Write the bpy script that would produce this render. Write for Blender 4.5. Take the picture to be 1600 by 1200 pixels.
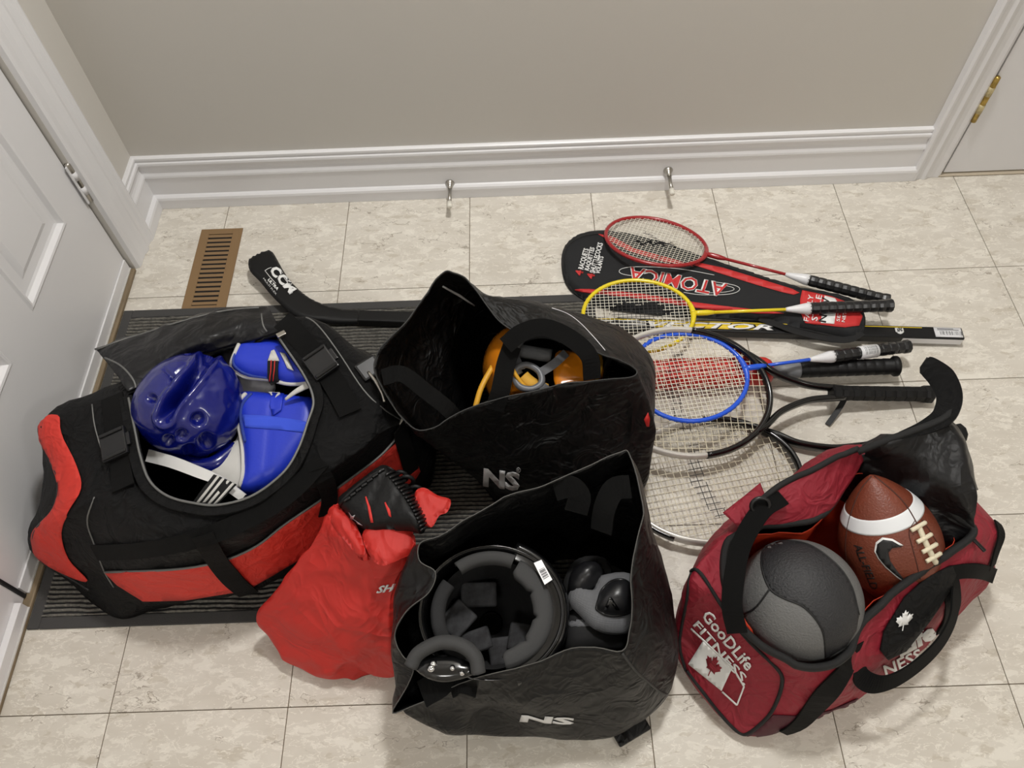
import bpy, bmesh, math, random
import numpy as np
from mathutils import Vector, Matrix, noise
from mathutils.bvhtree import BVHTree

for o in list(bpy.data.objects):
    bpy.data.objects.remove(o, do_unlink=True)
SC = bpy.context.scene
COL = SC.collection
PI = math.pi
random.seed(7)

# ------------------------------------------------------------------ camera
FPX = 1237.728
CAM = np.array([0.10568554, -0.28257193, 1.4171038])
RM = np.array([[0.99934107, -0.02531443, -0.02601176],     # right
               [-0.03539911, -0.83811225, -0.54434801],    # down
               [-0.00802092, 0.54491011, -0.8384561]])     # forward
cd = bpy.data.cameras.new('camera')
cam = bpy.data.objects.new('camera', cd)
COL.objects.link(cam)
cd.sensor_width = 36.0
cd.lens = FPX / 1600 * 36.0
cd.clip_start = 0.02
m = Matrix.Identity(4)
for i in range(3):
    m[i][0] = RM[0][i]; m[i][1] = -RM[1][i]; m[i][2] = -RM[2][i]; m[i][3] = CAM[i]
cam.matrix_world = m
SC.camera = cam

# ------------------------------------------------------------------ world, lights, exposure
w = bpy.data.worlds.new('world'); SC.world = w; w.use_nodes = True
w.node_tree.nodes['Background'].inputs[0].default_value = (0.95, 0.93, 0.9, 1)
w.node_tree.nodes['Background'].inputs[1].default_value = 0.25
vs = SC.view_settings
vs.view_transform = 'Standard'; vs.look = 'None'; vs.gamma = 1.0; vs.use_curve_mapping = False
vs.exposure = 0.04
LAMPS = [((0.35, 0.92, 2.405), 0.13, 28.0), ((1.6, -1.0, 2.405), 0.2, 10.0), ((-0.3, -1.5, 2.405), 0.2, 10.0)]   # main ceiling lamp, then two lamps added as fill: place, radius, watts
for (lp, lr, lw) in LAMPS:
    ld = bpy.data.lights.new('ceiling_or_fill_light', 'AREA')
    ld.shape = 'DISK'; ld.size = lr * 2 * 0.8; ld.energy = lw; ld.color = (1.0, 0.988, 0.967)
    lo = bpy.data.objects.new('ceiling_or_fill_light', ld); COL.objects.link(lo)
    lo.location = (lp[0], lp[1], lp[2] - 0.065)

# ------------------------------------------------------------------ measuring: photograph pixel + height -> place in the room
def ray(px, py):
    return RM.T @ np.array([(px - 800) / FPX, (py - 600) / FPX, 1.0])
def U(px, py, z=0.0):
    d = ray(px, py); return CAM + d * ((z - CAM[2]) / d[2])
def UX(px, py, x):
    d = ray(px, py); return CAM + d * ((x - CAM[0]) / d[0])
def UY(px, py, y):
    d = ray(px, py); return CAM + d * ((y - CAM[1]) / d[1])
def W(x, y, z=0.0):
    return np.array([x, y, z], float)
def topx(P):
    q = (np.asarray(P, float) - CAM) @ RM.T
    return np.stack([FPX * q[..., 0] / q[..., 2] + 800, FPX * q[..., 1] / q[..., 2] + 600], -1)

# ------------------------------------------------------------------ materials
def lin(c):
    return tuple(((v / 255) / 12.92 if v / 255 <= 0.04045 else ((v / 255 + 0.055) / 1.055) ** 2.4) for v in c)
MATS = {}
def mat(name, rgb, rough=0.6, metal=0.0, spec=0.5, bump=0.0, bscale=200.0, bdist=0.001, var=0.0, vscale=12.0, coat=0.0, weave=0.0, sheen=0.0, stretch=None, crease=0.0, cscale=9.0):
    if name in MATS: return MATS[name]
    M = bpy.data.materials.new(name); M.use_nodes = True
    nt = M.node_tree; b = nt.nodes['Principled BSDF']
    c = lin(rgb)
    b.inputs['Base Color'].default_value = (*c, 1)
    b.inputs['Roughness'].default_value = rough
    b.inputs['Metallic'].default_value = metal
    b.inputs['Specular IOR Level'].default_value = spec
    b.inputs['Coat Weight'].default_value = coat
    b.inputs['Coat Roughness'].default_value = 0.12
    b.inputs['Sheen Weight'].default_value = sheen
    tc = nt.nodes.new('ShaderNodeTexCoord')
    src = tc.outputs['Object']
    if stretch:
        mp = nt.nodes.new('ShaderNodeMapping'); mp.inputs['Scale'].default_value = stretch
        nt.links.new(src, mp.inputs['Vector']); src = mp.outputs['Vector']
    if var > 0:
        n = nt.nodes.new('ShaderNodeTexNoise'); n.inputs['Scale'].default_value = vscale; n.inputs['Detail'].default_value = 4
        r = nt.nodes.new('ShaderNodeMapRange')
        r.inputs['From Min'].default_value = 0.3; r.inputs['From Max'].default_value = 0.7
        r.inputs['To Min'].default_value = 1 - var; r.inputs['To Max'].default_value = 1 + var
        mx = nt.nodes.new('ShaderNodeMix'); mx.data_type = 'RGBA'; mx.blend_type = 'MULTIPLY'
        mx.inputs['Factor'].default_value = 1
        mx.inputs[6].default_value = (*c, 1)
        nt.links.new(src, n.inputs['Vector'])
        nt.links.new(n.outputs['Fac'], r.inputs['Value'])
        nt.links.new(r.outputs['Result'], mx.inputs[7])
        nt.links.new(mx.outputs[2], b.inputs['Base Color'])
    if bump > 0 or weave > 0:
        bp = nt.nodes.new('ShaderNodeBump'); bp.inputs['Strength'].default_value = max(bump, weave); bp.inputs['Distance'].default_value = bdist
        if weave > 0:
            w1 = nt.nodes.new('ShaderNodeTexWave'); w1.inputs['Scale'].default_value = bscale; w1.inputs['Distortion'].default_value = 0.6
            w2 = nt.nodes.new('ShaderNodeTexWave'); w2.inputs['Scale'].default_value = bscale; w2.bands_direction = 'Y'; w2.inputs['Distortion'].default_value = 0.6
            ad = nt.nodes.new('ShaderNodeMath'); ad.operation = 'ADD'
            nt.links.new(src, w1.inputs['Vector']); nt.links.new(src, w2.inputs['Vector'])
            nt.links.new(w1.outputs['Fac'], ad.inputs[0]); nt.links.new(w2.outputs['Fac'], ad.inputs[1])
            nt.links.new(ad.outputs[0], bp.inputs['Height'])
        else:
            n2 = nt.nodes.new('ShaderNodeTexNoise'); n2.inputs['Scale'].default_value = bscale; n2.inputs['Detail'].default_value = 3
            nt.links.new(src, n2.inputs['Vector']); nt.links.new(n2.outputs['Fac'], bp.inputs['Height'])
        nt.links.new(bp.outputs['Normal'], b.inputs['Normal'])
    if crease > 0:      # soft folds and sharp creases of cloth
        hs_ = []
        for sc_, ds_, wt in ((cscale, 1.2, 1.0), (cscale * 2.3, 1.6, 0.45)):
            n3 = nt.nodes.new('ShaderNodeTexNoise'); n3.inputs['Scale'].default_value = sc_; n3.inputs['Detail'].default_value = 2.0; n3.inputs['Distortion'].default_value = ds_
            nt.links.new(tc.outputs['Object'], n3.inputs['Vector'])
            m1 = nt.nodes.new('ShaderNodeMath'); m1.operation = 'SUBTRACT'; m1.inputs[1].default_value = 0.5
            m2 = nt.nodes.new('ShaderNodeMath'); m2.operation = 'ABSOLUTE'
            m3 = nt.nodes.new('ShaderNodeMath'); m3.operation = 'MULTIPLY'; m3.inputs[1].default_value = -2.0 * wt
            nt.links.new(n3.outputs['Fac'], m1.inputs[0]); nt.links.new(m1.outputs[0], m2.inputs[0]); nt.links.new(m2.outputs[0], m3.inputs[0]); hs_.append(m3.outputs[0])
        a3 = nt.nodes.new('ShaderNodeMath'); a3.operation = 'ADD'
        nt.links.new(hs_[0], a3.inputs[0]); nt.links.new(hs_[1], a3.inputs[1])
        b3 = nt.nodes.new('ShaderNodeBump'); b3.inputs['Strength'].default_value = 1.0; b3.inputs['Distance'].default_value = crease
        nt.links.new(a3.outputs[0], b3.inputs['Height'])
        if bump > 0 or weave > 0: nt.links.new(bp.outputs['Normal'], b3.inputs['Normal'])
        nt.links.new(b3.outputs['Normal'], b.inputs['Normal'])
    MATS[name] = M
    return M

def tile_material():
    M = bpy.data.materials.new('marbled_vinyl_tile'); M.use_nodes = True
    nt = M.node_tree; b = nt.nodes['Principled BSDF']; N = nt.nodes.new; L = nt.links.new
    tc = N('ShaderNodeTexCoord'); oi = N('ShaderNodeObjectInfo')
    mul = N('ShaderNodeVectorMath'); mul.operation = 'SCALE'; mul.inputs[3].default_value = 1.0
    cmb = N('ShaderNodeCombineXYZ')
    k = N('ShaderNodeMath'); k.operation = 'MULTIPLY'; k.inputs[1].default_value = 37.0
    k2 = N('ShaderNodeMath'); k2.operation = 'MULTIPLY'; k2.inputs[1].default_value = 91.0
    L(oi.outputs['Random'], k.inputs[0]); L(oi.outputs['Random'], k2.inputs[0])
    L(k.outputs[0], cmb.inputs[0]); L(k2.outputs[0], cmb.inputs[1])
    ad = N('ShaderNodeVectorMath'); ad.operation = 'ADD'
    L(tc.outputs['Object'], ad.inputs[0]); L(cmb.outputs[0], ad.inputs[1])
    mp = N('ShaderNodeMapping'); mp.inputs['Scale'].default_value = (1.0, 2.1, 1.0)
    L(ad.outputs[0], mp.inputs['Vector'])
    # warp
    wn = N('ShaderNodeTexNoise'); wn.inputs['Scale'].default_value = 34; wn.inputs['Detail'].default_value = 3
    L(mp.outputs[0], wn.inputs['Vector'])
    sb = N('ShaderNodeVectorMath'); sb.operation = 'SUBTRACT'; sb.inputs[1].default_value = (0.5, 0.5, 0.5)
    L(wn.outputs['Color'], sb.inputs[0])
    sc = N('ShaderNodeVectorMath'); sc.operation = 'SCALE'; sc.inputs[3].default_value = 0.055
    L(sb.outputs[0], sc.inputs[0])
    wp = N('ShaderNodeVectorMath'); wp.operation = 'ADD'
    L(mp.outputs[0], wp.inputs[0]); L(sc.outputs[0], wp.inputs[1])
    def nz(scale, detail, rough=0.6, off=0.0):
        n = N('ShaderNodeTexNoise'); n.inputs['Scale'].default_value = scale; n.inputs['Detail'].default_value = detail; n.inputs['Roughness'].default_value = rough
        o = N('ShaderNodeVectorMath'); o.operation = 'ADD'; o.inputs[1].default_value = (off, off * 1.7, off * 0.3)
        L(wp.outputs[0], o.inputs[0]); L(o.outputs[0], n.inputs['Vector']); return n.outputs['Fac']
    def mr(s, a, bb, c=0.0, d=1.0):
        r = N('ShaderNodeMapRange'); r.inputs[1].default_value = a; r.inputs[2].default_value = bb; r.inputs[3].default_value = c; r.inputs[4].default_value = d
        L(s, r.inputs[0]); return r.outputs[0]
    def mixc(f, A, B):
        x = N('ShaderNodeMix'); x.data_type = 'RGBA'
        if isinstance(f, float): x.inputs[0].default_value = f
        else: L(f, x.inputs[0])
        for s, v in ((6, A), (7, B)):
            if isinstance(v, tuple): x.inputs[s].default_value = (*v, 1)
            else: L(v, x.inputs[s])
        return x.outputs[2]
    def math_(op, a, bb):
        x = N('ShaderNodeMath'); x.operation = op
        for i, v in enumerate((a, bb)):
            if isinstance(v, float): x.inputs[i].default_value = v
            else: L(v, x.inputs[i])
        return x.outputs[0]
    base = mixc(mr(nz(7, 3), 0.35, 0.65), lin((202, 195, 183)), lin((213, 207, 196)))
    patch = mr(nz(23, 6, 0.62, 3.1), 0.54, 0.585)
    c1 = mixc(math_('MULTIPLY', patch, 0.6), base, lin((229, 224, 213)))
    grey = mr(nz(22, 4, 0.5, 9.4), 0.60, 0.64)
    c1 = mixc(math_('MULTIPLY', grey, 0.5), c1, lin((184, 174, 157)))
    # pale outlines of the blobs
    ridge = math_('ABSOLUTE', math_('SUBTRACT', nz(30, 3, 0.5, 5.7), 0.5), 0.0)
    ln = mr(ridge, 0.0, 0.018, 1.0, 0.0)
    c1 = mixc(math_('MULTIPLY', ln, 0.75), c1, lin((234, 229, 218)))
    # dark hairline veins, broken up
    rd = math_('ABSOLUTE', math_('SUBTRACT', nz(9, 3, 0.5, 12.3), 0.5), 0.0)
    vein = mr(rd, 0.0, 0.007, 1.0, 0.0)
    msk = mr(nz(8, 2, 0.5, 21.0), 0.52, 0.57)
    c1 = mixc(math_('MULTIPLY', math_('MULTIPLY', vein, msk), 0.7), c1, lin((112, 98, 80)))
    L(c1, b.inputs['Base Color'])
    b.inputs['Roughness'].default_value = 0.42
    b.inputs['Specular IOR Level'].default_value = 0.35
    return M

WHITE = mat('white_gloss_paint', (226, 225, 226), 0.38, bump=0.12, bscale=60, bdist=0.0006)
WALLP = mat('greige_wall_paint', (205, 201, 194), 0.75, bump=0.15, bscale=350, bdist=0.0004)

# ------------------------------------------------------------------ object helpers
LOC = {}
def tag(o, label=None, cat=None, group=None, kind=None):
    if label: o['label'] = label
    if cat: o['category'] = cat
    if group: o['group'] = group
    if kind: o['kind'] = kind
    return o
def thing(name, loc, label, cat, group=None):
    o = bpy.data.objects.new(name, None); COL.objects.link(o)
    o.location = tuple(loc); o.empty_display_size = 0.05
    LOC[o] = np.array(loc, float)
    return tag(o, label, cat, group)
def obj(name, verts, faces, material, parent=None, smooth=True, label=None, keep=False):
    V = np.asarray(verts, float)
    c = np.zeros(3) if keep else (V.max(0) + V.min(0)) / 2
    me = bpy.data.meshes.new(name)
    me.from_pydata((V - c).tolist(), [], [tuple(int(i) for i in f) for f in faces])
    mats = material if isinstance(material, (list, tuple)) else [material]
    for mm in mats: me.materials.append(mm)
    if smooth: me.shade_smooth()
    me.update()
    o = bpy.data.objects.new(name, me); COL.objects.link(o)
    LOC[o] = c
    if parent is not None:
        o.parent = parent; o.location = tuple(c - LOC[parent])
    else:
        o.location = tuple(c)
    if label: o['label'] = label
    return o
def bmobj(name, bm, material, parent=None, smooth=False, label=None):
    bm.normal_update()
    bm.verts.ensure_lookup_table(); bm.verts.index_update()
    V = [v.co[:] for v in bm.verts]; F = [[v.index for v in f.verts] for f in bm.faces]
    bm.free()
    return obj(name, V, F, material, parent, smooth, label)
class MB:
    def __init__(s): s.v = []; s.f = []
    def add(s, V, F):
        n = len(s.v); s.v += [tuple(v) for v in V]; s.f += [tuple(i + n for i in f) for f in F]; return s
    def build(s, name, material, parent=None, smooth=True, label=None):
        return obj(name, s.v, s.f, material, parent, smooth, label)
def box(x0, x1, y0, y1, z0, z1):
    V = [(x0, y0, z0), (x1, y0, z0), (x1, y1, z0), (x0, y1, z0), (x0, y0, z1), (x1, y0, z1), (x1, y1, z1), (x0, y1, z1)]
    return V, [(3, 2, 1, 0), (4, 5, 6, 7), (0, 1, 5, 4), (1, 2, 6, 5), (2, 3, 7, 6), (3, 0, 4, 7)]
def bbox(x0, x1, y0, y1, z0, z1, r=0.002, seg=2, M=None):
    bm = bmesh.new(); V, F = box(x0, x1, y0, y1, z0, z1)
    vs_ = [bm.verts.new(v) for v in V]
    for f in F: bm.faces.new([vs_[i] for i in f])
    if r > 0: bmesh.ops.bevel(bm, geom=bm.edges[:], offset=r, segments=seg, affect='EDGES', profile=0.6)
    if M is not None: bm.transform(M)
    bm.verts.index_update()
    out = [v.co[:] for v in bm.verts], [[v.index for v in f.verts] for f in bm.faces]
    bm.free(); return out
def frame(o, xa, up=(0, 0, 1)):
    """4x4 with local x along xa, local z near up, origin o"""
    x = Vector(xa).normalized(); z = Vector(up); y = z.cross(x).normalized(); z = x.cross(y)
    M = Matrix.Identity(4)
    for i in range(3): M[i][0] = x[i]; M[i][1] = y[i]; M[i][2] = z[i]; M[i][3] = o[i]
    return M
def xf(M, V):
    A = np.array(M); V = np.asarray(V, float)
    return V @ A[:3, :3].T + A[:3, 3]
def cr(P, n, closed=False):
    """Catmull-Rom resample along axis 0, n samples a span"""
    P = np.asarray(P, float); m = len(P); out = []
    sp = m if closed else m - 1
    for i in range(sp):
        if closed: a, b, c, d = P[(i - 1) % m], P[i], P[(i + 1) % m], P[(i + 2) % m]
        else:
            b, c = P[i], P[i + 1]
            a = P[i - 1] if i > 0 else 2 * b - c
            d = P[i + 2] if i + 2 < m else 2 * c - b
        for k in range(n):
            t = k / n
            out.append(0.5 * ((2 * b) + (-a + c) * t + (2 * a - 5 * b + 4 * c - d) * t * t + (-a + 3 * b - 3 * c + d) * t ** 3))
    if not closed: out.append(P[-1])
    return np.array(out)
def unit(v):
    n = np.linalg.norm(v, axis=-1, keepdims=True); return v / np.maximum(n, 1e-12)
def tube(path, r, seg=8, closed=False, flat=None, up=None):
    """tube along path; r scalar or list; flat = (normals, squash) for oval section"""
    P = np.asarray(path, float); n = len(P)
    R_ = np.full(n, r) if np.isscalar(r) else np.asarray(r, float)
    if closed: T = unit(np.roll(P, -1, 0) - np.roll(P, 1, 0))
    else:
        T = np.gradient(P, axis=0); T = unit(T)
    ref = np.array([0, 0, 1.0]) if up is None else np.asarray(up, float)
    V = []
    nrm = ref - T[0] * (ref @ T[0])
    if np.linalg.norm(nrm) < 1e-3: nrm = np.array([1.0, 0, 0]) - T[0] * T[0][0]
    nrm = unit(nrm)
    for i in range(n):
        if up is not None:
            q = ref - T[i] * (ref @ T[i])
            if np.linalg.norm(q) > 1e-3: nrm = unit(q)
        else:
            nrm = unit(nrm - T[i] * (nrm @ T[i]))
        bn = np.cross(T[i], nrm)
        for k in range(seg):
            a = 2 * PI * k / seg
            V.append(P[i] + R_[i] * (math.cos(a) * nrm * (flat or 1.0) + math.sin(a) * bn))
    F = []
    for i in range(n if closed else n - 1):
        j = (i + 1) % n
        for k in range(seg):
            l = (k + 1) % seg
            F.append((i * seg + k, i * seg + l, j * seg + l, j * seg + k))
    if not closed:
        F.append(tuple(range(seg - 1, -1, -1))); F.append(tuple((n - 1) * seg + k for k in range(seg)))
    return V, F
def lathe(prof, seg=24, M=None):
    """profile [(x, r)] about local x axis, capped"""
    V = []; F = []
    for (x, r) in prof:
        for k in range(seg):
            a = 2 * PI * k / seg; V.append((x, r * math.cos(a), r * math.sin(a)))
    for i in range(len(prof) - 1):
        for k in range(seg):
            l = (k + 1) % seg; F.append((i * seg + k, (i + 1) * seg + k, (i + 1) * seg + l, i * seg + l))
    F.append(tuple(range(seg))); F.append(tuple((len(prof) - 1) * seg + k for k in range(seg - 1, -1, -1)))
    V = np.array(V)
    return (xf(M, V) if M is not None else V), F
def ribbon(P, Nn, width, thick=0.0025, lift=0.0):
    """flat strap of box section along P with surface normals Nn"""
    P = np.asarray(P, float); Nn = unit(np.asarray(Nn, float)); n = len(P)
    T = unit(np.gradient(P, axis=0)); S = unit(np.cross(T, Nn)); Nn = unit(np.cross(S, T))
    Wd = np.full(n, width) if np.isscalar(width) else np.asarray(width, float)
    V = []; F = []
    for i in range(n):
        a = P[i] + Nn[i] * lift
        for s, t in ((-1, 0), (1, 0), (1, 1), (-1, 1)):
            V.append(a + S[i] * s * Wd[i] / 2 + Nn[i] * t * thick)
    for i in range(n - 1):
        for k in range(4):
            l = (k + 1) % 4; F.append((i * 4 + k, (i + 1) * 4 + k, (i + 1) * 4 + l, i * 4 + l))
    F.append((0, 1, 2, 3)); F.append(tuple((n - 1) * 4 + k for k in (3, 2, 1, 0)))
    return V, F
def fbm(p, s, o=3):
    v = 0; a = 1
    for _ in range(o):
        v += a * noise.noise(Vector((p[0] * s, p[1] * s, p[2] * s))); s *= 2.1; a *= 0.5
    return v
class Net:
    """smooth cloth surface through rings of control points"""
    def __init__(s, rows, closed=True, su=6, sv=6, wr=0.0, wscale=9.0, cap=False, seed=0.0, hold=()):
        A = np.array([[np.asarray(q, float) for q in r] for r in rows])
        B = np.array([cr(r, su, closed) for r in A])
        G = np.array([cr(B[:, k], sv) for k in range(B.shape[1])]).transpose(1, 0, 2)
        s.nv, s.nu = G.shape[:2]; s.closed = closed
        if wr > 0:
            du = (np.roll(G, -1, 1) - np.roll(G, 1, 1)) if closed else np.gradient(G, axis=1)
            dv = np.gradient(G, axis=0)
            Nn = unit(np.cross(du, dv))
            for i in range(s.nv):
                for k in range(s.nu):
                    p = G[i, k] + seed
                    q = fbm(p, wscale, 3)
                    r = 1 - abs(noise.noise(Vector((p[0] * wscale * 1.6 + 5, p[1] * wscale * 0.8, p[2] * wscale * 1.3)))) * 2.2
                    d = wr * (q * 0.8 + 0.55 * r * r - 0.3)
                    G[i, k] = G[i, k] + Nn[i, k] * d
            G[..., 2] = np.maximum(G[..., 2], 0.001)
        s.G = G
        s.V = G.reshape(-1, 3)
        F = []
        for i in range(s.nv - 1):
            for k in range(s.nu if closed else s.nu - 1):
                l = (k + 1) % s.nu
                F.append((i * s.nu + k, i * s.nu + l, (i + 1) * s.nu + l, (i + 1) * s.nu + k))
        s.F = F
        if cap:
            c = len(s.V); s.V = np.vstack([s.V, G[0].mean(0)])
            for k in range(s.nu): s.F.append((c, (k + 1) % s.nu, k))
        s.bvh = BVHTree.FromPolygons([tuple(v) for v in s.V], s.F)
    def build(s, name, material, parent, thick=0.002, label=None):
        o = obj(name, s.V, s.F, material, parent, True, label)
        if thick:
            md = o.modifiers.new('thickness', 'SOLIDIFY'); md.thickness = thick; md.offset = -1 if s.closed else 0
        return o
def hit(bvh, px, py):
    d = ray(px, py); L = np.linalg.norm(d); dn = d / L
    r = bvh.ray_cast(Vector(CAM), Vector(dn))
    if r[0] is None: return None, None
    n = np.array(r[1])
    if n @ dn > 0: n = -n
    return np.array(r[0]), n
def project(bvh, pts, off):
    """pixel points laid onto a surface seen from the camera; pixels that miss take the depth of the nearest hit"""
    H = [hit(bvh, *p) for p in pts]
    good = [i for i, h in enumerate(H) if h[0] is not None]
    out = []; nn = []
    if not good: raise RuntimeError('nothing hit %s' % (pts[0],))
    gp = np.array([pts[i][:2] for i in good])
    for i, h in enumerate(H):
        if h[0] is None:
            j = good[int(np.argmin(((gp - np.array(pts[i][:2])) ** 2).sum(1)))]
            d = ray(*pts[i]); fw = RM[2]
            t = ((H[j][0] - CAM) @ fw) / (d @ fw)
            p = CAM + d * t; n = H[j][1]
            q = bvh.find_nearest(Vector(p))      # pull stray points onto the surface itself
            if q[0] is not None:
                p = np.array(q[0]); n = np.array(q[1])
                if n @ d > 0: n = -n
        else: p, n = h
        out.append(p + n * off); nn.append(n)
    return np.array(out), np.array(nn)
def cut2d(bm, step):
    xs = [v.co.x for v in bm.verts]; ys = [v.co.y for v in bm.verts]
    for ax, lo, hi in ((0, min(xs), max(xs)), (1, min(ys), max(ys))):
        k = math.floor(lo / step) + 1
        while k * step < hi:
            co = [0, 0, 0]; co[ax] = k * step; no = [0, 0, 0]; no[ax] = 1
            bmesh.ops.bisect_plane(bm, geom=bm.verts[:] + bm.edges[:] + bm.faces[:], plane_co=co, plane_no=no, dist=1e-5)
            k += 1
    bmesh.ops.triangulate(bm, faces=bm.faces[:])
def decal(name, shapes, bvh, material, parent, off=0.0012, step=8, thick=0.0006, label=None, smooth_in=0):
    """flat print or panel: shapes = list of pixel polygons, wrapped onto the surface"""
    bm = bmesh.new()
    for poly in shapes:
        P = cr([np.array(q, float) for q in poly], smooth_in, True) if smooth_in else poly
        try: bm.faces.new([bm.verts.new((q[0], q[1], 0)) for q in P])
        except ValueError: pass
    return decal_bm(name, bm, bvh, material, parent, off, step, thick, label)
def decal_bm(name, bm, bvh, material, parent, off, step, thick, label=None):
    cut2d(bm, step)
    bm.verts.index_update()
    pts = [(v.co.x, v.co.y) for v in bm.verts]; F = [[v.index for v in f.verts] for f in bm.faces]
    bm.free()
    P, Nn = project(bvh, pts, off)
    o = obj(name, P, [f[::-1] for f in F], material, parent, True, label)
    if thick:
        md = o.modifiers.new('thickness', 'SOLIDIFY'); md.thickness = thick; md.offset = 0
    return o
def text_bm(s, origin, xv, yv, bold=0.0, shear=0.0, align='LEFT', spacing=1.0):
    """text outline in pixel space: origin, px vector of one em along the baseline and one em upwards"""
    c = bpy.data.curves.new('t', 'FONT'); c.body = s; c.size = 1.0; c.offset = bold; c.shear = shear
    c.align_x = align; c.space_character = spacing; c.resolution_u = 2; c.fill_mode = 'FRONT'
    o = bpy.data.objects.new('t', c); COL.objects.link(o)
    bpy.context.view_layer.update()
    dg = bpy.context.evaluated_depsgraph_get()
    me = bpy.data.meshes.new_from_object(o.evaluated_get(dg))
    bm = bmesh.new(); bm.from_mesh(me)
    bpy.data.objects.remove(o); bpy.data.curves.remove(c); bpy.data.meshes.remove(me)
    bmesh.ops.remove_doubles(bm, verts=bm.verts[:], dist=1e-4)
    for v in bm.verts:
        x, y = v.co.x, v.co.y
        v.co = (origin[0] + xv[0] * x + yv[0] * y, origin[1] + xv[1] * x + yv[1] * y, 0)
    return bm
def text(name, s, origin, xv, yv, bvh, material, parent, bold=0.0, shear=0.0, off=0.0014, step=10, label=None, align='LEFT', spacing=1.0):
    return decal_bm(name, text_bm(s, origin, xv, yv, bold, shear, align, spacing), bvh, material, parent, off, step, 0.0003, label)
def strap(name, px, bvh, width, material, parent, lift=0.001, thick=0.0025, n=5, label=None):
    """webbing strap lying on a surface along a pixel path"""
    Q = cr([np.array(q, float) for q in px], n)
    P, Nn = project(bvh, [tuple(q) for q in Q], 0)
    for _ in range(3):
        Nn[1:-1] = unit(Nn[:-2] + Nn[1:-1] + Nn[2:]); P[1:-1] = (P[:-2] + 2 * P[1:-1] + P[2:]) / 4
    V, F = ribbon(P, Nn, width, thick, lift)
    return obj(name, V, F, material, parent, False, label)
def cord(name, px, bvh, r, material, parent, off=0.0, n=5, closed=False, label=None, seg=6):
    Q = cr([np.array(q, float) for q in px], n, closed)
    P, Nn = project(bvh, [tuple(q) for q in Q], off)
    for _ in range(2): P[1:-1] = (P[:-2] + 2 * P[1:-1] + P[2:]) / 4
    V, F = tube(P, r, seg, closed)
    return obj(name, V, F, material, parent, True, label)
def polydist(P, poly):
    """distance from each point to the polygon outline (2D)"""
    P = np.asarray(P, float); Q = np.asarray(poly, float); d = np.full(len(P), 1e9)
    for i in range(len(Q)):
        a, b = Q[i], Q[(i + 1) % len(Q)]; ab = b - a
        t = np.clip(((P - a) @ ab) / max(ab @ ab, 1e-12), 0, 1)
        d = np.minimum(d, np.linalg.norm(P - (a + t[:, None] * ab), axis=1))
    return d
def pad(name, poly3, thick, edge, material, parent, step=0.008, dome=0.0, label=None, fn=None, smooth_in=4, up=None):
    """padded slab: outline points in 3D (about planar), rounded edges of radius edge, optional extra dome; fn(x, y, h) adds relief"""
    P = cr([np.asarray(q, float) for q in poly3], smooth_in, True) if smooth_in else np.array(poly3)
    c = P.mean(0); _, _, vh = np.linalg.svd(P - c); n = vh[2]
    if up is None: up = CAM - c
    if n @ np.asarray(up) < 0: n = -n
    x = unit(np.array([1.0, 0, 0]) - n * n[0]); y = np.cross(n, x)
    Q = np.stack([(P - c) @ x, (P - c) @ y], -1)
    bm = bmesh.new()
    bm.faces.new([bm.verts.new((q[0], q[1], 0)) for q in Q])
    cut2d(bm, step); bmesh.ops.subdivide_edges(bm, edges=[e for e in bm.edges if e.calc_length() > step * 2], cuts=1)
    bmesh.ops.triangulate(bm, faces=bm.faces[:])
    bm.normal_update()
    if sum(f.normal.z for f in bm.faces) < 0: bmesh.ops.reverse_faces(bm, faces=bm.faces[:])
    bm.verts.index_update()
    A = np.array([v.co[:2] for v in bm.verts]); F = [[v.index for v in f.verts] for f in bm.faces]
    bd = set()
    be = [(e.verts[0].index, e.verts[1].index, e) for e in bm.edges if e.is_boundary]
    d = polydist(A, Q); t = np.clip(d / edge, 0, 1); h = thick * np.sqrt(np.clip(1 - (1 - t) ** 2, 0, 1))
    if dome: h = h + dome * np.clip(d / max(d.max(), 1e-9), 0, 1)
    if fn is not None: h = np.array([fn(a[0], a[1], hh) for a, hh in zip(A, h)])
    # out-of-plane shape of the outline, spread over the slab
    off = (P - c) @ n
    base = np.array([np.average(off, weights=1 / (((Q - a) ** 2).sum(1) + 1e-5)) for a in A])
    top = c + A[:, :1] * x + A[:, 1:] * y + (base + h)[:, None] * n
    bot = c + A[:, :1] * x + A[:, 1:] * y + (base - np.minimum(thick * 0.5, 0.35 * h))[:, None] * n
    nV = len(A); FF = [tuple(f) for f in F] + [tuple(i + nV for i in f[::-1]) for f in F]
    for a, b, e in be:
        f = e.link_faces[0]; vs_ = [v.index for v in f.verts]
        i = vs_.index(a)
        if vs_[(i + 1) % len(vs_)] == b: FF.append((b, a, a + nV, b + nV))
        else: FF.append((a, b, b + nV, a + nV))
    bm.free()
    return obj(name, np.vstack([top, bot]), FF, material, parent, True, label)
def bvh_of(o):
    L = LOC[o]
    return BVHTree.FromPolygons([tuple(np.array(v.co) + L) for v in o.data.vertices], [tuple(p.vertices) for p in o.data.polygons])
def plane_bvh(z):
    return BVHTree.FromPolygons([(-3, -3, z), (4, -3, z), (4, 4, z), (-3, 4, z)], [(0, 1, 2, 3)])

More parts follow.
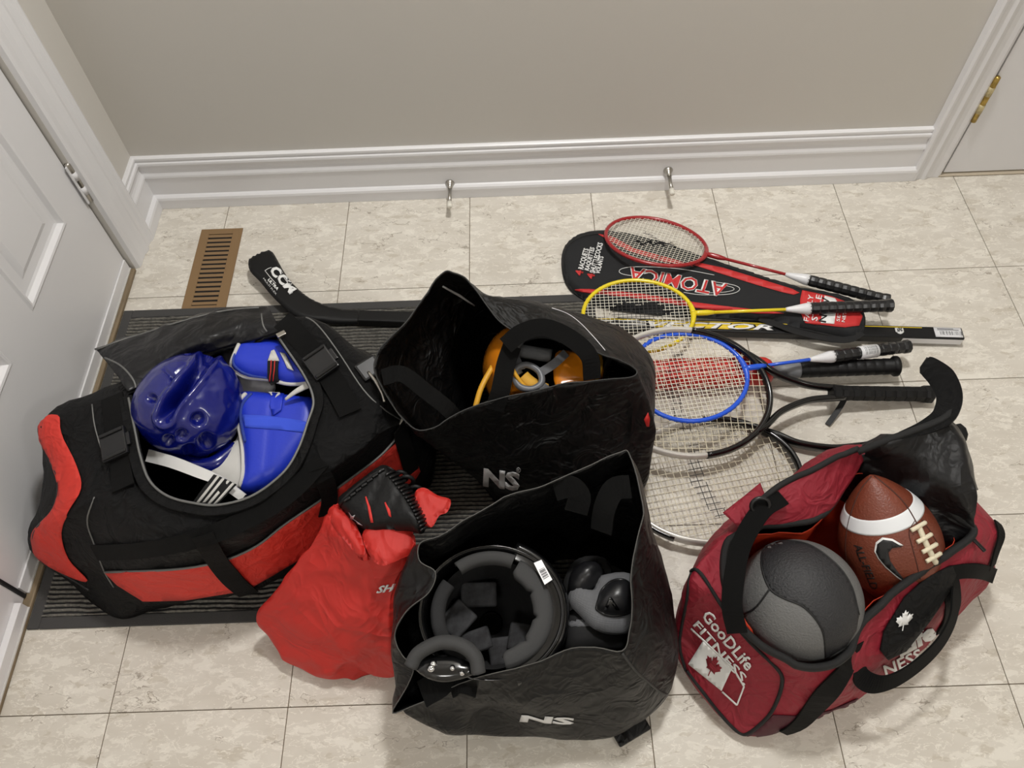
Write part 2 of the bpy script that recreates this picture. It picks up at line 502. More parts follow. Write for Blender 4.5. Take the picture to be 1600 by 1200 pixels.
# ================================================================== THE ROOM
T = 0.3048
WY = 1.225        # back wall plane
WX = -0.80        # left wall plane
RX, FY, CZ = 2.45, -2.3, 2.44
def struct(o): o['kind'] = 'structure'; return o
FLOOR = struct(obj('floor', *box(WX - 0.15, RX, FY, WY + 0.12, -0.06, -0.0025), mat('grout', (118, 104, 84), 0.9), smooth=False))
TM = tile_material()
tile_me = {}
for i in range(-1, 11):
    for j in range(-7, 4):
        x0 = (i - 2) * T; x1 = x0 + T; y0 = j * T; y1 = y0 + T
        x0 = max(x0, WX - 0.04); x1 = min(x1, RX)
        key = (round(x1 - x0, 4), round(y1 - y0, 4))
        if key not in tile_me:
            V, F = bbox(-key[0] / 2 + 0.0007, key[0] / 2 - 0.0007, -key[1] / 2 + 0.0007, key[1] / 2 - 0.0007, -0.0024, 0.0, 0.0006, 1)
            me = bpy.data.meshes.new('tile'); me.from_pydata(V, [], F); me.materials.append(TM); tile_me[key] = me
        o = bpy.data.objects.new('tile', tile_me[key]); COL.objects.link(o)
        o.parent = FLOOR; o.location = tuple(np.array([(x0 + x1) / 2, (y0 + y1) / 2, 0]) - LOC[FLOOR])

def wallbox(name, *a): return struct(obj(name, *box(*a), WALLP, smooth=False))
D2X0, D2X1 = 1.187, 2.0     # door on the back wall
DY0, DY1 = 0.205, 1.005     # door on the left wall
wb = MB().add(*box(WX - 0.15, D2X0, WY, WY + 0.12, 0, CZ)).add(*box(D2X1, RX, WY, WY + 0.12, 0, CZ)).add(*box(D2X0, D2X1, WY, WY + 0.12, 2.05, CZ))
struct(wb.build('wall_back', WALLP, smooth=False))
wl = MB().add(*box(WX - 0.12, WX, DY1, WY, 0, CZ)).add(*box(WX - 0.12, WX, DY0, DY1, 2.06, CZ)).add(*box(WX - 0.12, WX, FY, DY0 - 0.8, 0, CZ)).add(*box(WX - 0.12, WX, DY0 - 0.8, DY0, 2.06, CZ))
struct(wl.build('wall_left', WALLP, smooth=False))
wallbox('wall_right', RX, RX + 0.1, FY, WY + 0.12, 0, CZ)
wallbox('wall_front', WX - 0.15, RX, FY - 0.1, FY, 0, CZ)
struct(obj('ceiling', *box(WX - 0.15, RX + 0.1, FY - 0.1, WY + 0.12, CZ, CZ + 0.1), mat('ceiling_paint', (228, 226, 220), 0.9), smooth=False))

# baseboards: one moulded profile (distance out from the wall, height), swept along the wall
BPROF = [(0.0, 0.152), (0.006, 0.152), (0.010, 0.150), (0.0105, 0.145), (0.0085, 0.143), (0.0085, 0.140), (0.0125, 0.137), (0.0135, 0.132), (0.0115, 0.127),
         (0.0085, 0.121), (0.008, 0.113), (0.010, 0.106), (0.0135, 0.099), (0.0145, 0.094), (0.0125, 0.091), (0.013, 0.040), (0.0165, 0.038),
         (0.021, 0.034), (0.0225, 0.028), (0.022, 0.018), (0.022, 0.0), (0.0, 0.0)]
def sweep(prof, place, ends):
    V = []; n = len(prof)
    for e in ends: V += [place(e, d, z) for d, z in prof]
    F = [(k, (k + 1) % n, n + (k + 1) % n, n + k) for k in range(n)] + [tuple(range(n - 1, -1, -1)), tuple(range(n, 2 * n))]
    return V, F
DOWN = 0.0005
struct(obj('baseboard_back', *sweep(BPROF, lambda e, d, z: ((WX + d if e == 0 else 1.112), WY - d, z + DOWN), (0, 1)), WHITE, smooth=False))
struct(obj('baseboard_left', *sweep(BPROF, lambda e, d, z: (WX + d, (WY - d if e == 0 else 1.105), z + DOWN), (0, 1)), WHITE, smooth=False))
# door casings (distance across, distance out)
CPROF = [(0.0, 0.0), (0.0, 0.019), (0.006, 0.022), (0.012, 0.0205), (0.016, 0.0165), (0.026, 0.0155), (0.034, 0.0185), (0.039, 0.0165), (0.046, 0.013), (0.058, 0.0115), (0.070, 0.0125), (0.076, 0.010), (0.078, 0.0)]
def casing(name, place, z1):
    n = len(CPROF); V = [place(a, d, 0.0005) for a, d in CPROF] + [place(a, d, z1) for a, d in CPROF]
    F = [(k, (k + 1) % n, n + (k + 1) % n, n + k) for k in range(n)] + [tuple(range(n - 1, -1, -1)), tuple(range(n, 2 * n))]
    return struct(obj(name, V, F, WHITE, smooth=False))
casing('trim_1', lambda a, d, z: (WX + d, 1.112 - a * 1.36, z), 2.13)
casing('trim_2', lambda a, d, z: (1.108 + a, WY - d, z), 2.12)
casing('trim_3', lambda a, d, z: (2.085 - a, WY - d, z), 2.12)
# jamb of the left door
struct(obj('trim_4', *bbox(WX - 0.11, WX - 0.001, DY1 + 0.001, DY1 + 0.014, 0.0005, 2.06, 0.001, 1), WHITE, smooth=False))
# wood threshold strip under the left doors
struct(obj('trim_5', *bbox(WX - 0.055, WX + 0.004, -0.58, DY1 - 0.006, 0.0003, 0.010, 0.003, 2), mat('worn_wood_strip', (128, 112, 88), 0.6, var=0.25, vscale=18, stretch=(6, 0.7, 6)), smooth=False))

def panel_door(name, place, w_, h_, pan, thick, z0):
    """slab with sunk moulded panels; place(a, out, z): a along the door, out towards the room"""
    D = thing(name, place(0, 0, z0), None, None); D['kind'] = 'structure'
    for k in ('label', 'category'):
        if k in D: del D[k]
    mb = MB()
    A = sorted({0.0, w_} | {v for p in pan for v in p[:2]}); Z = sorted({z0, h_} | {v for p in pan for v in p[2:]})
    vid = {}
    def vv(a, o_, z):
        key = (round(a, 4), round(o_, 4), round(z, 4))
        if key not in vid: vid[key] = len(mb.v); mb.v.append(tuple(place(a, o_, z)))
        return vid[key]
    for i in range(len(A) - 1):
        for j in range(len(Z) - 1):
            inside = any(p[0] - 1e-6 <= A[i] and A[i + 1] <= p[1] + 1e-6 and p[2] - 1e-6 <= Z[j] and Z[j + 1] <= p[3] + 1e-6 for p in pan)
            if not inside: mb.f.append((vv(A[i], 0, Z[j]), vv(A[i + 1], 0, Z[j]), vv(A[i + 1], 0, Z[j + 1]), vv(A[i], 0, Z[j + 1])))
            mb.f.append((vv(A[i], -thick, Z[j + 1]), vv(A[i + 1], -thick, Z[j + 1]), vv(A[i + 1], -thick, Z[j]), vv(A[i], -thick, Z[j])))
    for a0, a1, s in ((0, 0, 1), (w_, w_, -1)):
        mb.f.append((vv(a0, 0, z0), vv(a0, -thick, z0), vv(a0, -thick, h_), vv(a0, 0, h_)))
    for z in (z0, h_): mb.f.append((vv(0, 0, z), vv(w_, 0, z), vv(w_, -thick, z), vv(0, -thick, z)))
    slab = mb.build('slab', WHITE, D, smooth=False)
    for p in pan:
        q = MB(); steps = [(0, 0), (0.005, 0.004), (0.010, 0.003), (0.016, -0.006), (0.022, -0.008), (0.042, -0.0085), (0.056, -0.003), (0.07, -0.003)]
        rings = []
        for ins, o_ in steps:
            rings.append([place(p[0] + ins, o_, p[2] + ins), place(p[1] - ins, o_, p[2] + ins), place(p[1] - ins, o_, p[3] - ins), place(p[0] + ins, o_, p[3] - ins)])
        V = [v for r in rings for v in r]; F = []
        for i in range(len(steps) - 1):
            for k in range(4): F.append((i * 4 + k, i * 4 + (k + 1) % 4, (i + 1) * 4 + (k + 1) % 4, (i + 1) * 4 + k))
        F.append(tuple((len(steps) - 1) * 4 + k for k in range(4)))
        q.add(V, F).build('door_panel', WHITE, D, smooth=False)
    return D
DX = WX - 0.012
PANS = [(0.095, 0.325, 0.255, 0.80), (0.445, 0.690, 0.255, 0.80), (0.095, 0.325, 0.93, 1.56), (0.445, 0.690, 0.93, 1.56), (0.095, 0.325, 1.68, 1.93), (0.445, 0.690, 1.68, 1.93)]
D1 = panel_door('door_1', lambda a, o_, z: np.array([DX + o_, DY1 - 0.004 - a, z]), DY1 - DY0 - 0.008, 2.03, PANS, 0.035, 0.012)
D3 = panel_door('door_2', lambda a, o_, z: np.array([DX + o_, DY0 - 0.004 - a, z]), 0.78, 2.03, PANS, 0.035, 0.012)
# weather strip fixed along the foot of each left leaf, with its bright top lip
for D, ya, yb, zt, tk in ((D1, DY0 + 0.006, DY1 - 0.006, 0.040, 0.004), (D3, -0.57, DY0 - 0.02, 0.036, 0.013)):
    s_ = obj('door_sweep', *bbox(DX + 0.0002, DX + tk, ya, yb, 0.0095, zt, 0.0012, 2), WHITE, D, smooth=False)
    obj('sweep_lip', *bbox(DX + 0.0002, DX + tk + 0.003, ya, yb, 0.0092, 0.013, 0.001, 1), mat('aluminium_strip', (206, 204, 200), 0.35, 0.3), s_, smooth=False)
# dark strips painted as the shade in the gaps beside the door
obj('gap_shade_strip', *bbox(DX - 0.03, DX + 0.0035, DY0 - 0.0035, DY0 + 0.0035, 0.012, 2.03, 0.001, 1), mat('gap_shade_black', (22, 22, 24), 0.7), D1, smooth=False)
obj('gap_shade_strip', *bbox(DX - 0.03, DX - 0.006, DY1 - 0.0038, DY1 + 0.0008, 0.012, 2.03, 0.0005, 1), MATS['gap_shade_black'], D1, smooth=False)
STEEL = mat('brushed_nickel', (178, 174, 166), 0.32, 1.0)
def hinge(D, P, axis_z0, axis_z1, material, mat2, leaf_dir):
    h = obj('hinge', *lathe([(axis_z0 - 0.004, 0.003), (axis_z0 - 0.001, 0.0066), (axis_z1 + 0.001, 0.0066), (axis_z1 + 0.004, 0.003)], 12, frame((P[0], P[1], 0), (0, 0, 1), (1, 0, 0))), material, D)
    for k in range(2):
        za = axis_z0 + (axis_z1 - axis_z0) * (0.2 + 0.4 * k); zb = za + (axis_z1 - axis_z0) * 0.2
        obj('hinge_knuckle', *lathe([(za, 0.0072), (zb, 0.0072)], 12, frame((P[0], P[1], 0), (0, 0, 1), (1, 0, 0))), mat2, h)
    obj('hinge_leaf', *bbox(P[0] - (0.002 if leaf_dir[0] == 0 else 0), P[0] + 0.001 + leaf_dir[0], P[1] + min(0, leaf_dir[1]), P[1] + 0.001 + max(0, leaf_dir[1]), axis_z0, axis_z1, 0.0004, 1), mat2, h, smooth=False)
hinge(D1, (DX + 0.0075, DY1 + 0.0), 0.222, 0.322, STEEL, WHITE, (0, -0.012))
# door on the back wall: flush white leaf
D2 = panel_door('door_3', lambda a, o_, z: np.array([D2X0 + 0.004 + a, WY - 0.006 - o_, z]), 0.79, 2.03, [(0.12, 0.34, 0.30, 0.82), (0.45, 0.67, 0.30, 0.82)], 0.035, 0.011)
hinge(D2, (D2X0 + 0.003, WY - 0.011), 0.172, 0.288, mat('worn_brass', (176, 150, 84), 0.35, 1.0, var=0.3, vscale=90), mat('paint_flecked_brass', (196, 182, 140), 0.5, 0.5, var=0.3, vscale=120), (0.006, 0))
struct(obj('trim_6', *bbox(D2X0 - 0.01, D2X1, WY - 0.012, WY + 0.09, 0.0003, 0.006, 0.002, 1), mat('threshold_strip', (190, 178, 158), 0.5), smooth=False))

# rigid door stops screwed into the baseboard
for (px, py, tx, ty, lab) in ((703, 286, 703.5, 318, 'nickel door stop with white tip on baseboard above the floor, nearer the vent'), (1044, 266, 1049, 301, 'nickel door stop with white tip on baseboard behind the red badminton racket')):
    b0 = UY(px, py, WY - 0.0135); d = np.array([0.012 if px > 800 else 0.0, -1.0, -0.08]); d = d / np.linalg.norm(d)
    S_ = thing('door_stop', b0, lab, 'door stop', 'door stops on the baseboard')
    M = frame(b0, d)
    obj('base_flange', *lathe([(-0.001, 0.011), (0.002, 0.0115), (0.005, 0.009), (0.012, 0.0062), (0.02, 0.0052)], 16, M), STEEL, S_)
    obj('rod', *lathe([(0.018, 0.0052), (0.04, 0.0044), (0.064, 0.005)], 16, M), STEEL, S_)
    obj('rubber_tip', *lathe([(0.062, 0.0062), (0.074, 0.0066), (0.078, 0.0055), (0.079, 0.003)], 16, M), mat('white_rubber', (222, 218, 206), 0.6), S_)

# main ceiling lamp and two added fill lamps, all out of frame
for k, (lp, lr, lw) in enumerate(LAMPS):
    S_ = thing('ceiling_or_fill_lamp', lp, ['flush round ceiling lamp above the back wall', 'added round fill lamp on the ceiling over the right of the hall', 'added round fill lamp on the ceiling behind the camera'][k], 'lamp', 'ceiling lamps')
    obj('lamp_base', *lathe([(0, lr), (0.03, lr)], 32, frame(lp, (0, 0, 1), (1, 0, 0))), WHITE, S_)
    gm = mat('lit_glass', (255, 246, 230), 0.4)
    bs = gm.node_tree.nodes['Principled BSDF']; bs.inputs['Emission Color'].default_value = (1, 0.93, 0.82, 1); bs.inputs['Emission Strength'].default_value = 3.0
    obj('lamp_shade', *lathe([(-0.06, lr * 0.3), (-0.052, lr * 0.62), (-0.03, lr * 0.88), (-0.001, lr * 0.97)], 32, frame(lp, (0, 0, 1), (1, 0, 0))), gm, S_)

# ================================================================== FLOOR REGISTER, MAT
BR = mat('brown_enamel', (138, 110, 76), 0.5, 0.2)
vx0, vx1, vy0, vy1 = -0.663, -0.561, 0.862, 1.124
VENT = thing('floor_vent', (-0.612, 0.993, 0), 'brown metal slatted floor vent beside the grey mat', 'vent')
fm = MB()
ix0, ix1, iy0, iy1 = vx0 + 0.021, vx1 - 0.022, vy0 + 0.02, vy1 - 0.017
for a in ((vx0, ix0, vy0, vy1), (ix1, vx1, vy0, vy1), (ix0, ix1, vy0, iy0), (ix0, ix1, iy1, vy1)):
    fm.add(*bbox(a[0] - 0.0003, a[1] + 0.0003, a[2] - 0.0003, a[3] + 0.0003, 0.0003, 0.0035, 0.0008, 1))
fm.build('frame', BR, VENT, smooth=False)
obj('duct_shade_sheet', *box(ix0 - 0.002, ix1 + 0.002, iy0 - 0.002, iy1 + 0.002, 0.0002, 0.0006), mat('duct_shadow', (24, 19, 15), 0.9), VENT, smooth=False)  # dark sheet standing in for the shade below the slats
n_s = 16
sl = None
for k in range(n_s):
    y = iy0 + (iy1 - iy0) * (k + 0.5) / n_s
    M = Matrix.Translation((ix0 + (ix1 - ix0) / 2, y, 0.0024)) @ Matrix.Rotation(math.radians(24), 4, 'X')
    V, F = box(-(ix1 - ix0) / 2, (ix1 - ix0) / 2, -0.0033, 0.0033, -0.0005, 0.0005)
    if k and sl:
        o = sl.copy(); COL.objects.link(o); o.location.y = sl0 + (iy1 - iy0) * k / n_s
    else:
        sl = obj('slat', xf(M, V), F, BR, VENT, smooth=False); sl0 = sl.location.y

MATM = mat('charcoal_rib_pile', (112, 109, 102), 0.95, bump=0.8, bscale=420, bdist=0.003, var=0.35, vscale=160)
MATB = mat('charcoal_mat_edge', (66, 65, 64), 0.9, bump=0.5, bscale=500)
MAT = thing('door_mat', (-0.26, 0.51, 0), 'charcoal ribbed door mat with flat dark edging under the bags', 'mat')
mc = [U(190, 486, 0), U(33, 985, 0)]
mx0, mx1, my0, my1 = -0.795, 0.285, 0.146, 0.875
mb = MB()
bw = 0.022
for a in ((mx0, mx0 + bw, my0, my1), (mx1 - bw, mx1, my0, my1), (mx0 + bw, mx1 - bw, my0, my0 + bw), (mx0 + bw, mx1 - bw, my1 - bw, my1)):
    mb.add(*bbox(a[0], a[1], a[2], a[3], 0.0003, 0.0045, 0.0015, 1))
mb.build('edging', MATB, MAT, smooth=False)
obj('backing', *box(mx0 + bw * .5, mx1 - bw * .5, my0 + bw * .5, my1 - bw * .5, 0.0004, 0.0030), mat('dark_backing', (30, 30, 30), 0.9), MAT, smooth=False)  # dark sheet that shows in the gaps between the ribs
nx, ny = 150, 620
xs = np.linspace(mx0 + bw, mx1 - bw, nx); ys = np.linspace(my0 + bw, my1 - bw, ny)
V = []
for y in ys:
    for x in xs:
        wob = 0.0016 * noise.noise(Vector((x * 60, y * 30, 0))) + 0.003 * noise.noise(Vector((x * 9, y * 6, 3)))
        ph = (y + wob) / 0.0088 * 2 * PI
        h = 0.0008 + 0.0062 * min(1.0, max(0.0, 0.55 + 1.1 * math.sin(ph) + 0.5 * noise.noise(Vector((x * 130, y * 130, 7))))) + 0.0006 * noise.noise(Vector((x * 300, y * 300, 0)))
        V.append((x, y, max(0.0008, h)))
F = [(j * nx + i, j * nx + i + 1, (j + 1) * nx + i + 1, (j + 1) * nx + i) for j in range(ny - 1) for i in range(nx - 1)]
tag(obj('ribbed_pile', V, F, MATM, MAT), kind='stuff')
MZ = 0.006

# ================================================================== RACKETS, STICK, BAT, CASE
def textfit(name, s, p0, p1, up, bvh, material, parent, bold=0.0, shear=0.0, off=0.0014, step=10, label=None):
    """text from pixel p0 to p1 along its baseline, capital height given by the pixel vector up"""
    bm = text_bm(s, (0, 0), (1, 0), (0, 1), bold, shear)
    xs = [v.co.x for v in bm.verts]; ys = [v.co.y for v in bm.verts]
    x0, x1 = min(xs), max(xs); y1 = max(ys)
    ax = (np.array(p1, float) - np.array(p0)) / (x1 - x0); ay = np.array(up, float) / y1
    for v in bm.verts:
        q = np.array(p0) + ax * (v.co.x - x0) + ay * v.co.y
        v.co = (q[0], q[1], 0)
    return decal_bm(name, bm, bvh, material, parent, off, step, 0.0003, label)

BLK_GRIP = mat('black_grip_tape', (10, 10, 11), 0.5, spec=0.3, bump=0.3, bscale=300)
SLEEVE = mat('black_plastic_film_grip', (16, 16, 18), 0.34, bump=0.25, bscale=120, coat=0.15)
STRING = mat('white_string', (226, 222, 208), 0.5)
STRINGT = mat('natural_string', (205, 196, 172), 0.5)
STENCIL = mat('black_string_ink', (28, 27, 27), 0.6)
WPL = mat('white_plastic', (224, 224, 226), 0.35)
BLKF = mat('black_gloss_frame', (10, 10, 11), 0.22, coat=0.4)
SILV = mat('pearl_silver_frame', (206, 202, 194), 0.3, 0.25)

def strings(cx, a, b, z, nm, nc, r, stencil=None, seglen=0.006):
    V = []; F = []; mi = []
    def seg(p, q, k):
        n = len(V); p = np.array(p); q = np.array(q); d = unit(q - p); s = np.array([-d[1], d[0], 0]) * r; u = np.array([0, 0, r])
        for c in (p, q):
            for k2 in (s + u * 0.7, s - u * 0.7, -s - u * 0.7, -s + u * 0.7): V.append(c + k2)
        for i in range(4):
            j = (i + 1) % 4; F.append((n + i, n + j, n + 4 + j, n + 4 + i)); mi.append(k)
    def run(p, q, amp):
        L = np.linalg.norm(np.array(q) - np.array(p)); m = max(2, int(L / seglen))
        k0 = None; start = p
        prev = np.array(p, float)
        for i in range(1, m + 1):
            c = np.array(p, float) + (np.array(q, float) - np.array(p, float)) * i / m
            mid = (prev + c) / 2
            k = 1 if (stencil and stencil(mid[0] - cx, mid[1])) else 0
            seg(prev, c, k); prev = c
    for i in range(nm):
        y = b * 0.93 * (2 * (i + 0.5) / nm - 1); h = a * math.sqrt(max(0, 1 - (y / b) ** 2)) - 0.0015
        run((cx - h, y, z), (cx + h, y, z), 0)
    for i in range(nc):
        x = a * 0.94 * (2 * (i + 0.5) / nc - 1); h = b * math.sqrt(max(0, 1 - (x / a) ** 2)) - 0.0015
        run((cx + x, -h, z + r * 0.9), (cx + x, h, z + r * 0.9), 0)
    return V, F, mi
def put_strings(parent, M, *args, mats=(STRING, STENCIL), **kw):
    V, F, mi = strings(*args, **kw)
    o = obj('strings', xf(M, V), F, list(mats), parent, False)
    for p, k in zip(o.data.polygons, mi): p.material_index = k
    return tag(o, kind='stuff')
def badminton(butt, tip, roll, frame_rgb, mname, label, sleeve=True, stencil=None, head=(0.119, 0.099), sticker=False, conemat=None):
    butt = np.array(butt); tip = np.array(tip); L = np.linalg.norm(tip - butt)
    up = Vector((0, 0, 1)); x = Vector(tip - butt).normalized(); up = Matrix.Rotation(math.radians(roll), 3, x) @ up
    M = frame(butt, tip - butt, up)
    fmaterial = mat(mname, frame_rgb, 0.28, coat=0.4)
    R_ = thing('badminton_racket', (butt[0], butt[1], min(butt[2], tip[2])), label, 'racket', 'badminton rackets on the tiles')
    a, b = head; cx = L - a
    th = np.linspace(0, 2 * PI, 72, endpoint=False)
    egg = lambda t: 1 - 0.04 * math.cos(t)
    P = [(cx + a * math.cos(t), b * math.sin(t) * (1 + 0.05 * math.cos(t)), 0) for t in th]
    obj('frame', *tube(xf(M, P), 0.0046, 8, True), fmaterial, R_)
    # grommet strip round the outside of the hoop
    gs = MB()
    for k, t in enumerate(np.linspace(0, 2 * PI, 64, endpoint=False)):
        c = np.array([cx + (a + 0.0042) * math.cos(t), (b + 0.0042) * math.sin(t) * (1 + 0.05 * math.cos(t)), 0])
        d = np.array([-math.sin(t), math.cos(t), 0])
        V, F = lathe([(-0.002, 0.0012), (0.002, 0.0012)], 5, frame(c, d)); gs.add(V, F)
    o = obj('grommet_strip', xf(M, gs.v), gs.f, mat(mname + '_grommet', tuple(int(v * 0.75) for v in frame_rgb), 0.5), R_)
    tj = MB()
    tj.add(*lathe([(cx - a - 0.045, 0.0042), (cx - a - 0.03, 0.0062), (cx - a - 0.012, 0.0062), (cx - a + 0.002, 0.005)], 12))
    for s in (-1, 1):
        tt = np.linspace(PI, PI + s * 0.3, 8)
        tj.add(*tube([(cx + a * math.cos(t), b * math.sin(t) * (1 + 0.05 * math.cos(t)), 0) for t in tt], np.linspace(0.0068, 0.0048, 8), 8))
    obj('t_joint', xf(M, tj.v), tj.f, fmaterial, R_)
    g = 0.175
    obj('shaft', *lathe([(g + 0.03, 0.0036), (cx - a - 0.03, 0.0036)], 10, M), fmaterial, R_)
    obj('cone', *lathe([(g - 0.002, 0.0125), (g + 0.006, 0.0125), (g + 0.046, 0.0052), (g + 0.05, 0.004)], 16, M), conemat or WPL, R_)
    prof = [(0.0, 0.0135), (0.002, 0.0148), (0.010, 0.0145), (0.014, 0.0135)]
    n = 9
    for k in range(n):
        x0 = 0.014 + (g - 0.018) * k / n; dx = (g - 0.018) / n
        prof += [(x0 + dx * 0.12, 0.0128), (x0 + dx * 0.5, 0.0132), (x0 + dx * 0.88, 0.0128), (x0 + dx, 0.0121)]
    prof += [(g, 0.0128)]
    gr = obj('grip', *lathe(prof, 10, M), SLEEVE if sleeve else BLK_GRIP, R_, smooth=False)
    if sticker:
        V, F = lathe([(0.075, 0.0139), (0.115, 0.0139)], 16)
        st = obj('barcode_label', xf(M, V), F, WPL, gr)
        for k in range(9):
            x0 = 0.082 + k * 0.003
            V, F = lathe([(x0, 0.0141), (x0 + random.uniform(0.0006, 0.0018), 0.0141)], 12)
            V = [v for v in V]
        for k in range(10):
            x0 = 0.08 + k * 0.003
            ang = [math.radians(q) for q in (40, 60, 80, 100, 120)]
            wd = random.uniform(0.0006, 0.0017)
            Vb = [(x0, 0.01405 * math.cos(t), 0.01405 * math.sin(t)) for t in ang] + [(x0 + wd, 0.01405 * math.cos(t), 0.01405 * math.sin(t)) for t in ang]
            Fb = [(i, i + 1, i + 6, i + 5) for i in range(4)]
            obj('barcode_bar', xf(M, Vb), Fb, mat('ink_black', (20, 20, 20), 0.6), gr)
    put_strings(R_, M, cx, a, b * 0.985, 0.0, 22, 24, 0.00048, stencil=stencil)
    return R_

def frm(tx, ty, tz, bx, by, bz, L):
    """butt + tip from two measured points on the axis"""
    B = U(bx, by, bz); A = U(tx, ty, tz); d = unit(A - B); return B, B + d * L

# ---------------------------------------------------------------- racket case
CASEM = mat('charcoal_nylon', (30, 31, 33), 0.62, spec=0.3, weave=0.35, bscale=900, bdist=0.0004, var=0.08, vscale=20)
CRED = mat('case_red_print', (196, 44, 44), 0.6)
CWHT = mat('white_print', (232, 232, 230), 0.6)
BLKN = mat('black_nylon_trim', (14, 14, 15), 0.65, weave=0.4, bscale=800, bdist=0.0004)
def cz(x): return 0.004 + 0.024 * min(1.0, max(0.0, (x - 1080) / 160.0))
case_px = [(877, 412), (882, 386), (902, 370), (932, 364), (975, 367), (1030, 380), (1090, 401), (1160, 424), (1240, 449), (1310, 463), (1338, 475), (1351, 492), (1351, 512), (1342, 526), (1320, 529), (1260, 516), (1200, 504), (1150, 499), (1060, 494), (1000, 489), (940, 481), (905, 466), (884, 444)]
CASE = thing('racket_case', U(1100, 450, 0), 'charcoal zip racket case with red lettering and red end panel', 'racket case')
cb = pad('body', [U(x, y, cz(x)) for x, y in case_px], 0.021, 0.022, CASEM, CASE, step=0.010, fn=lambda x, y, h: h + 0.0022 * noise.noise(Vector((x * 22, y * 22, 0))), up=(0, 0, 1))
CB = bvh_of(cb)
cpts = cr([np.array(q, float) for q in case_px], 4, True)
ctr = cpts.mean(0)
cord('zip_piping', [tuple(ctr + (q - ctr) * 0.985) for q in cpts[::2]], CB, 0.0022, BLKN, CASE, closed=True, n=2)
decal('red_stripe', [[(898, 453), (920, 452), (1000, 459), (1060, 469), (1120, 477), (1180, 484), (1225, 490), (1170, 489), (1100, 483), (1000, 467), (925, 459)]], CB, CRED, CASE, smooth_in=3)
decal('red_stripe', [[(1078, 408), (1130, 419), (1190, 437), (1238, 452), (1249, 458), (1240, 461), (1222, 457), (1180, 445), (1120, 426), (1082, 414)]], CB, CRED, CASE)
decal('red_stripe', [[(934, 366), (955, 369), (990, 388), (1060, 408), (1084, 417), (1040, 410), (985, 394), (955, 378)]], CB, CRED, CASE)
ep = decal('red_end_panel', [[(1253, 454), (1300, 464), (1334, 477), (1347, 494), (1342, 509), (1320, 512), (1258, 505), (1250, 488), (1250, 468)]], CB, CRED, CASE, off=0.0016)
decal('white_band', [[(1288, 463), (1304, 467), (1308, 473), (1303, 507), (1282, 505), (1285, 480)]], CB, CWHT, ep, off=0.0024)
text_dark = mat('print_black', (24, 24, 24), 0.6)
for s, p0, p1, up, mt in (('NEW', (1290, 505), (1296, 467), (-12, -2), text_dark), ('FAMILY', (1263, 503), (1271, 463), (-8, -2), CWHT), ('STYLE', (1276, 503), (1284, 463), (-9, -2), CWHT), ('SET', (1311, 504), (1314, 487), (-5, -1), CWHT), ('NET', (1319, 505), (1322, 488), (-5, -1), CWHT)):
    textfit('lettering', s, p0, p1, up, CB, mt, ep, bold=0.012, off=0.003, step=20)
textfit('lettering_outline', 'ATOMICA', (1138, 445), (984, 418), (-4, 21), CB, CWHT, CASE, bold=0.05, shear=0.12, off=0.0014)
textfit('lettering', 'ATOMICA', (1137, 445), (986, 418), (-4, 20), CB, CRED, CASE, bold=0.004, shear=0.12, off=0.0026)
for el in ([(1152, 452), (1155, 458), (1120, 463), (1075, 460)], [(968, 423), (967, 428), (985, 433), (1000, 432)]):
    pass
cord('print_ring', [(1118, 441), (1148, 446), (1156, 453), (1140, 460), (1095, 461), (1068, 457)], CB, 0.0007, CWHT, CASE, off=0.0006)
cord('print_ring', [(1116, 444), (1141, 448), (1147, 453), (1130, 457), (1098, 458)], CB, 0.0006, CWHT, CASE, off=0.0006)
cord('print_ring', [(1116, 430), (1060, 420), (1000, 417), (975, 419), (967, 424), (974, 429), (995, 432)], CB, 0.0007, CWHT, CASE, off=0.0006)
for s, p0, p1, up in (('RACQUETS', (911, 422), (920, 390), (-8, -2)), ('RAQUETTES', (920, 424), (929, 388), (-7, -2)), ('SHUTTLECOCKS', (929, 428), (942, 381), (-8, -2)), ('VOLANTS', (937, 429), (943, 402), (-7, -2))):
    textfit('lettering', s, p0, p1, up, CB, CWHT, CASE, bold=0.03, off=0.0016, step=20)
textfit('lettering', '4', (909, 432), (911, 424), (-11, -2), CB, CRED, CASE, bold=0.05, off=0.0018, step=20)
textfit('lettering', '4', (927, 437), (929, 429), (-11, -2), CB, CRED, CASE, bold=0.05, off=0.0018, step=20)
# carrying strap that runs out from the zip along the lower edge
sp = [U(1186, 498, 0.032), U(1212, 507, 0.032), U(1245, 519, 0.032), U(1288, 529, 0.032), U(1325, 531, 0.034), U(1347, 520, 0.036)]
sp = cr(sp, 5)
obj('strap', *ribbon(sp, np.tile([0, 0.1, 1.0], (len(sp), 1)), 0.016, 0.002), BLKN, CASE, smooth=False)

# ---------------------------------------------------------------- hockey stick
STK = mat('black_composite', (12, 12, 13), 0.42, spec=0.35, bump=0.15, bscale=90)
YEL = mat('stick_yellow', (226, 196, 44), 0.45)
s1 = U(1503, 524, 0.02); s0 = U(560, 496, 0.02)
HS = thing('hockey_stick', U(1000, 515, 0), 'black hockey stick with yellow shaft graphics and curved blade', 'hockey stick')
d = unit(s1 - s0); Ls = np.linalg.norm(s1 - s0)
Ms = frame(s0, d)
shaft = obj('shaft', *bbox(0, Ls, -0.0155, 0.0155, -0.0135, 0.0085, 0.004, 3, Ms), STK, HS, smooth=False)
bl_px = [(388, 409), (394, 402), (414, 393), (424, 393), (430, 400), (449, 433), (474, 459), (500, 474), (530, 483), (575, 487), (600, 488), (600, 507), (575, 507), (530, 507), (490, 503), (462, 495), (430, 468), (406, 440), (391, 424)]
def blz(x): return 0.013 + 0.028 * max(0.0, (560 - x) / 170.0) ** 1.6
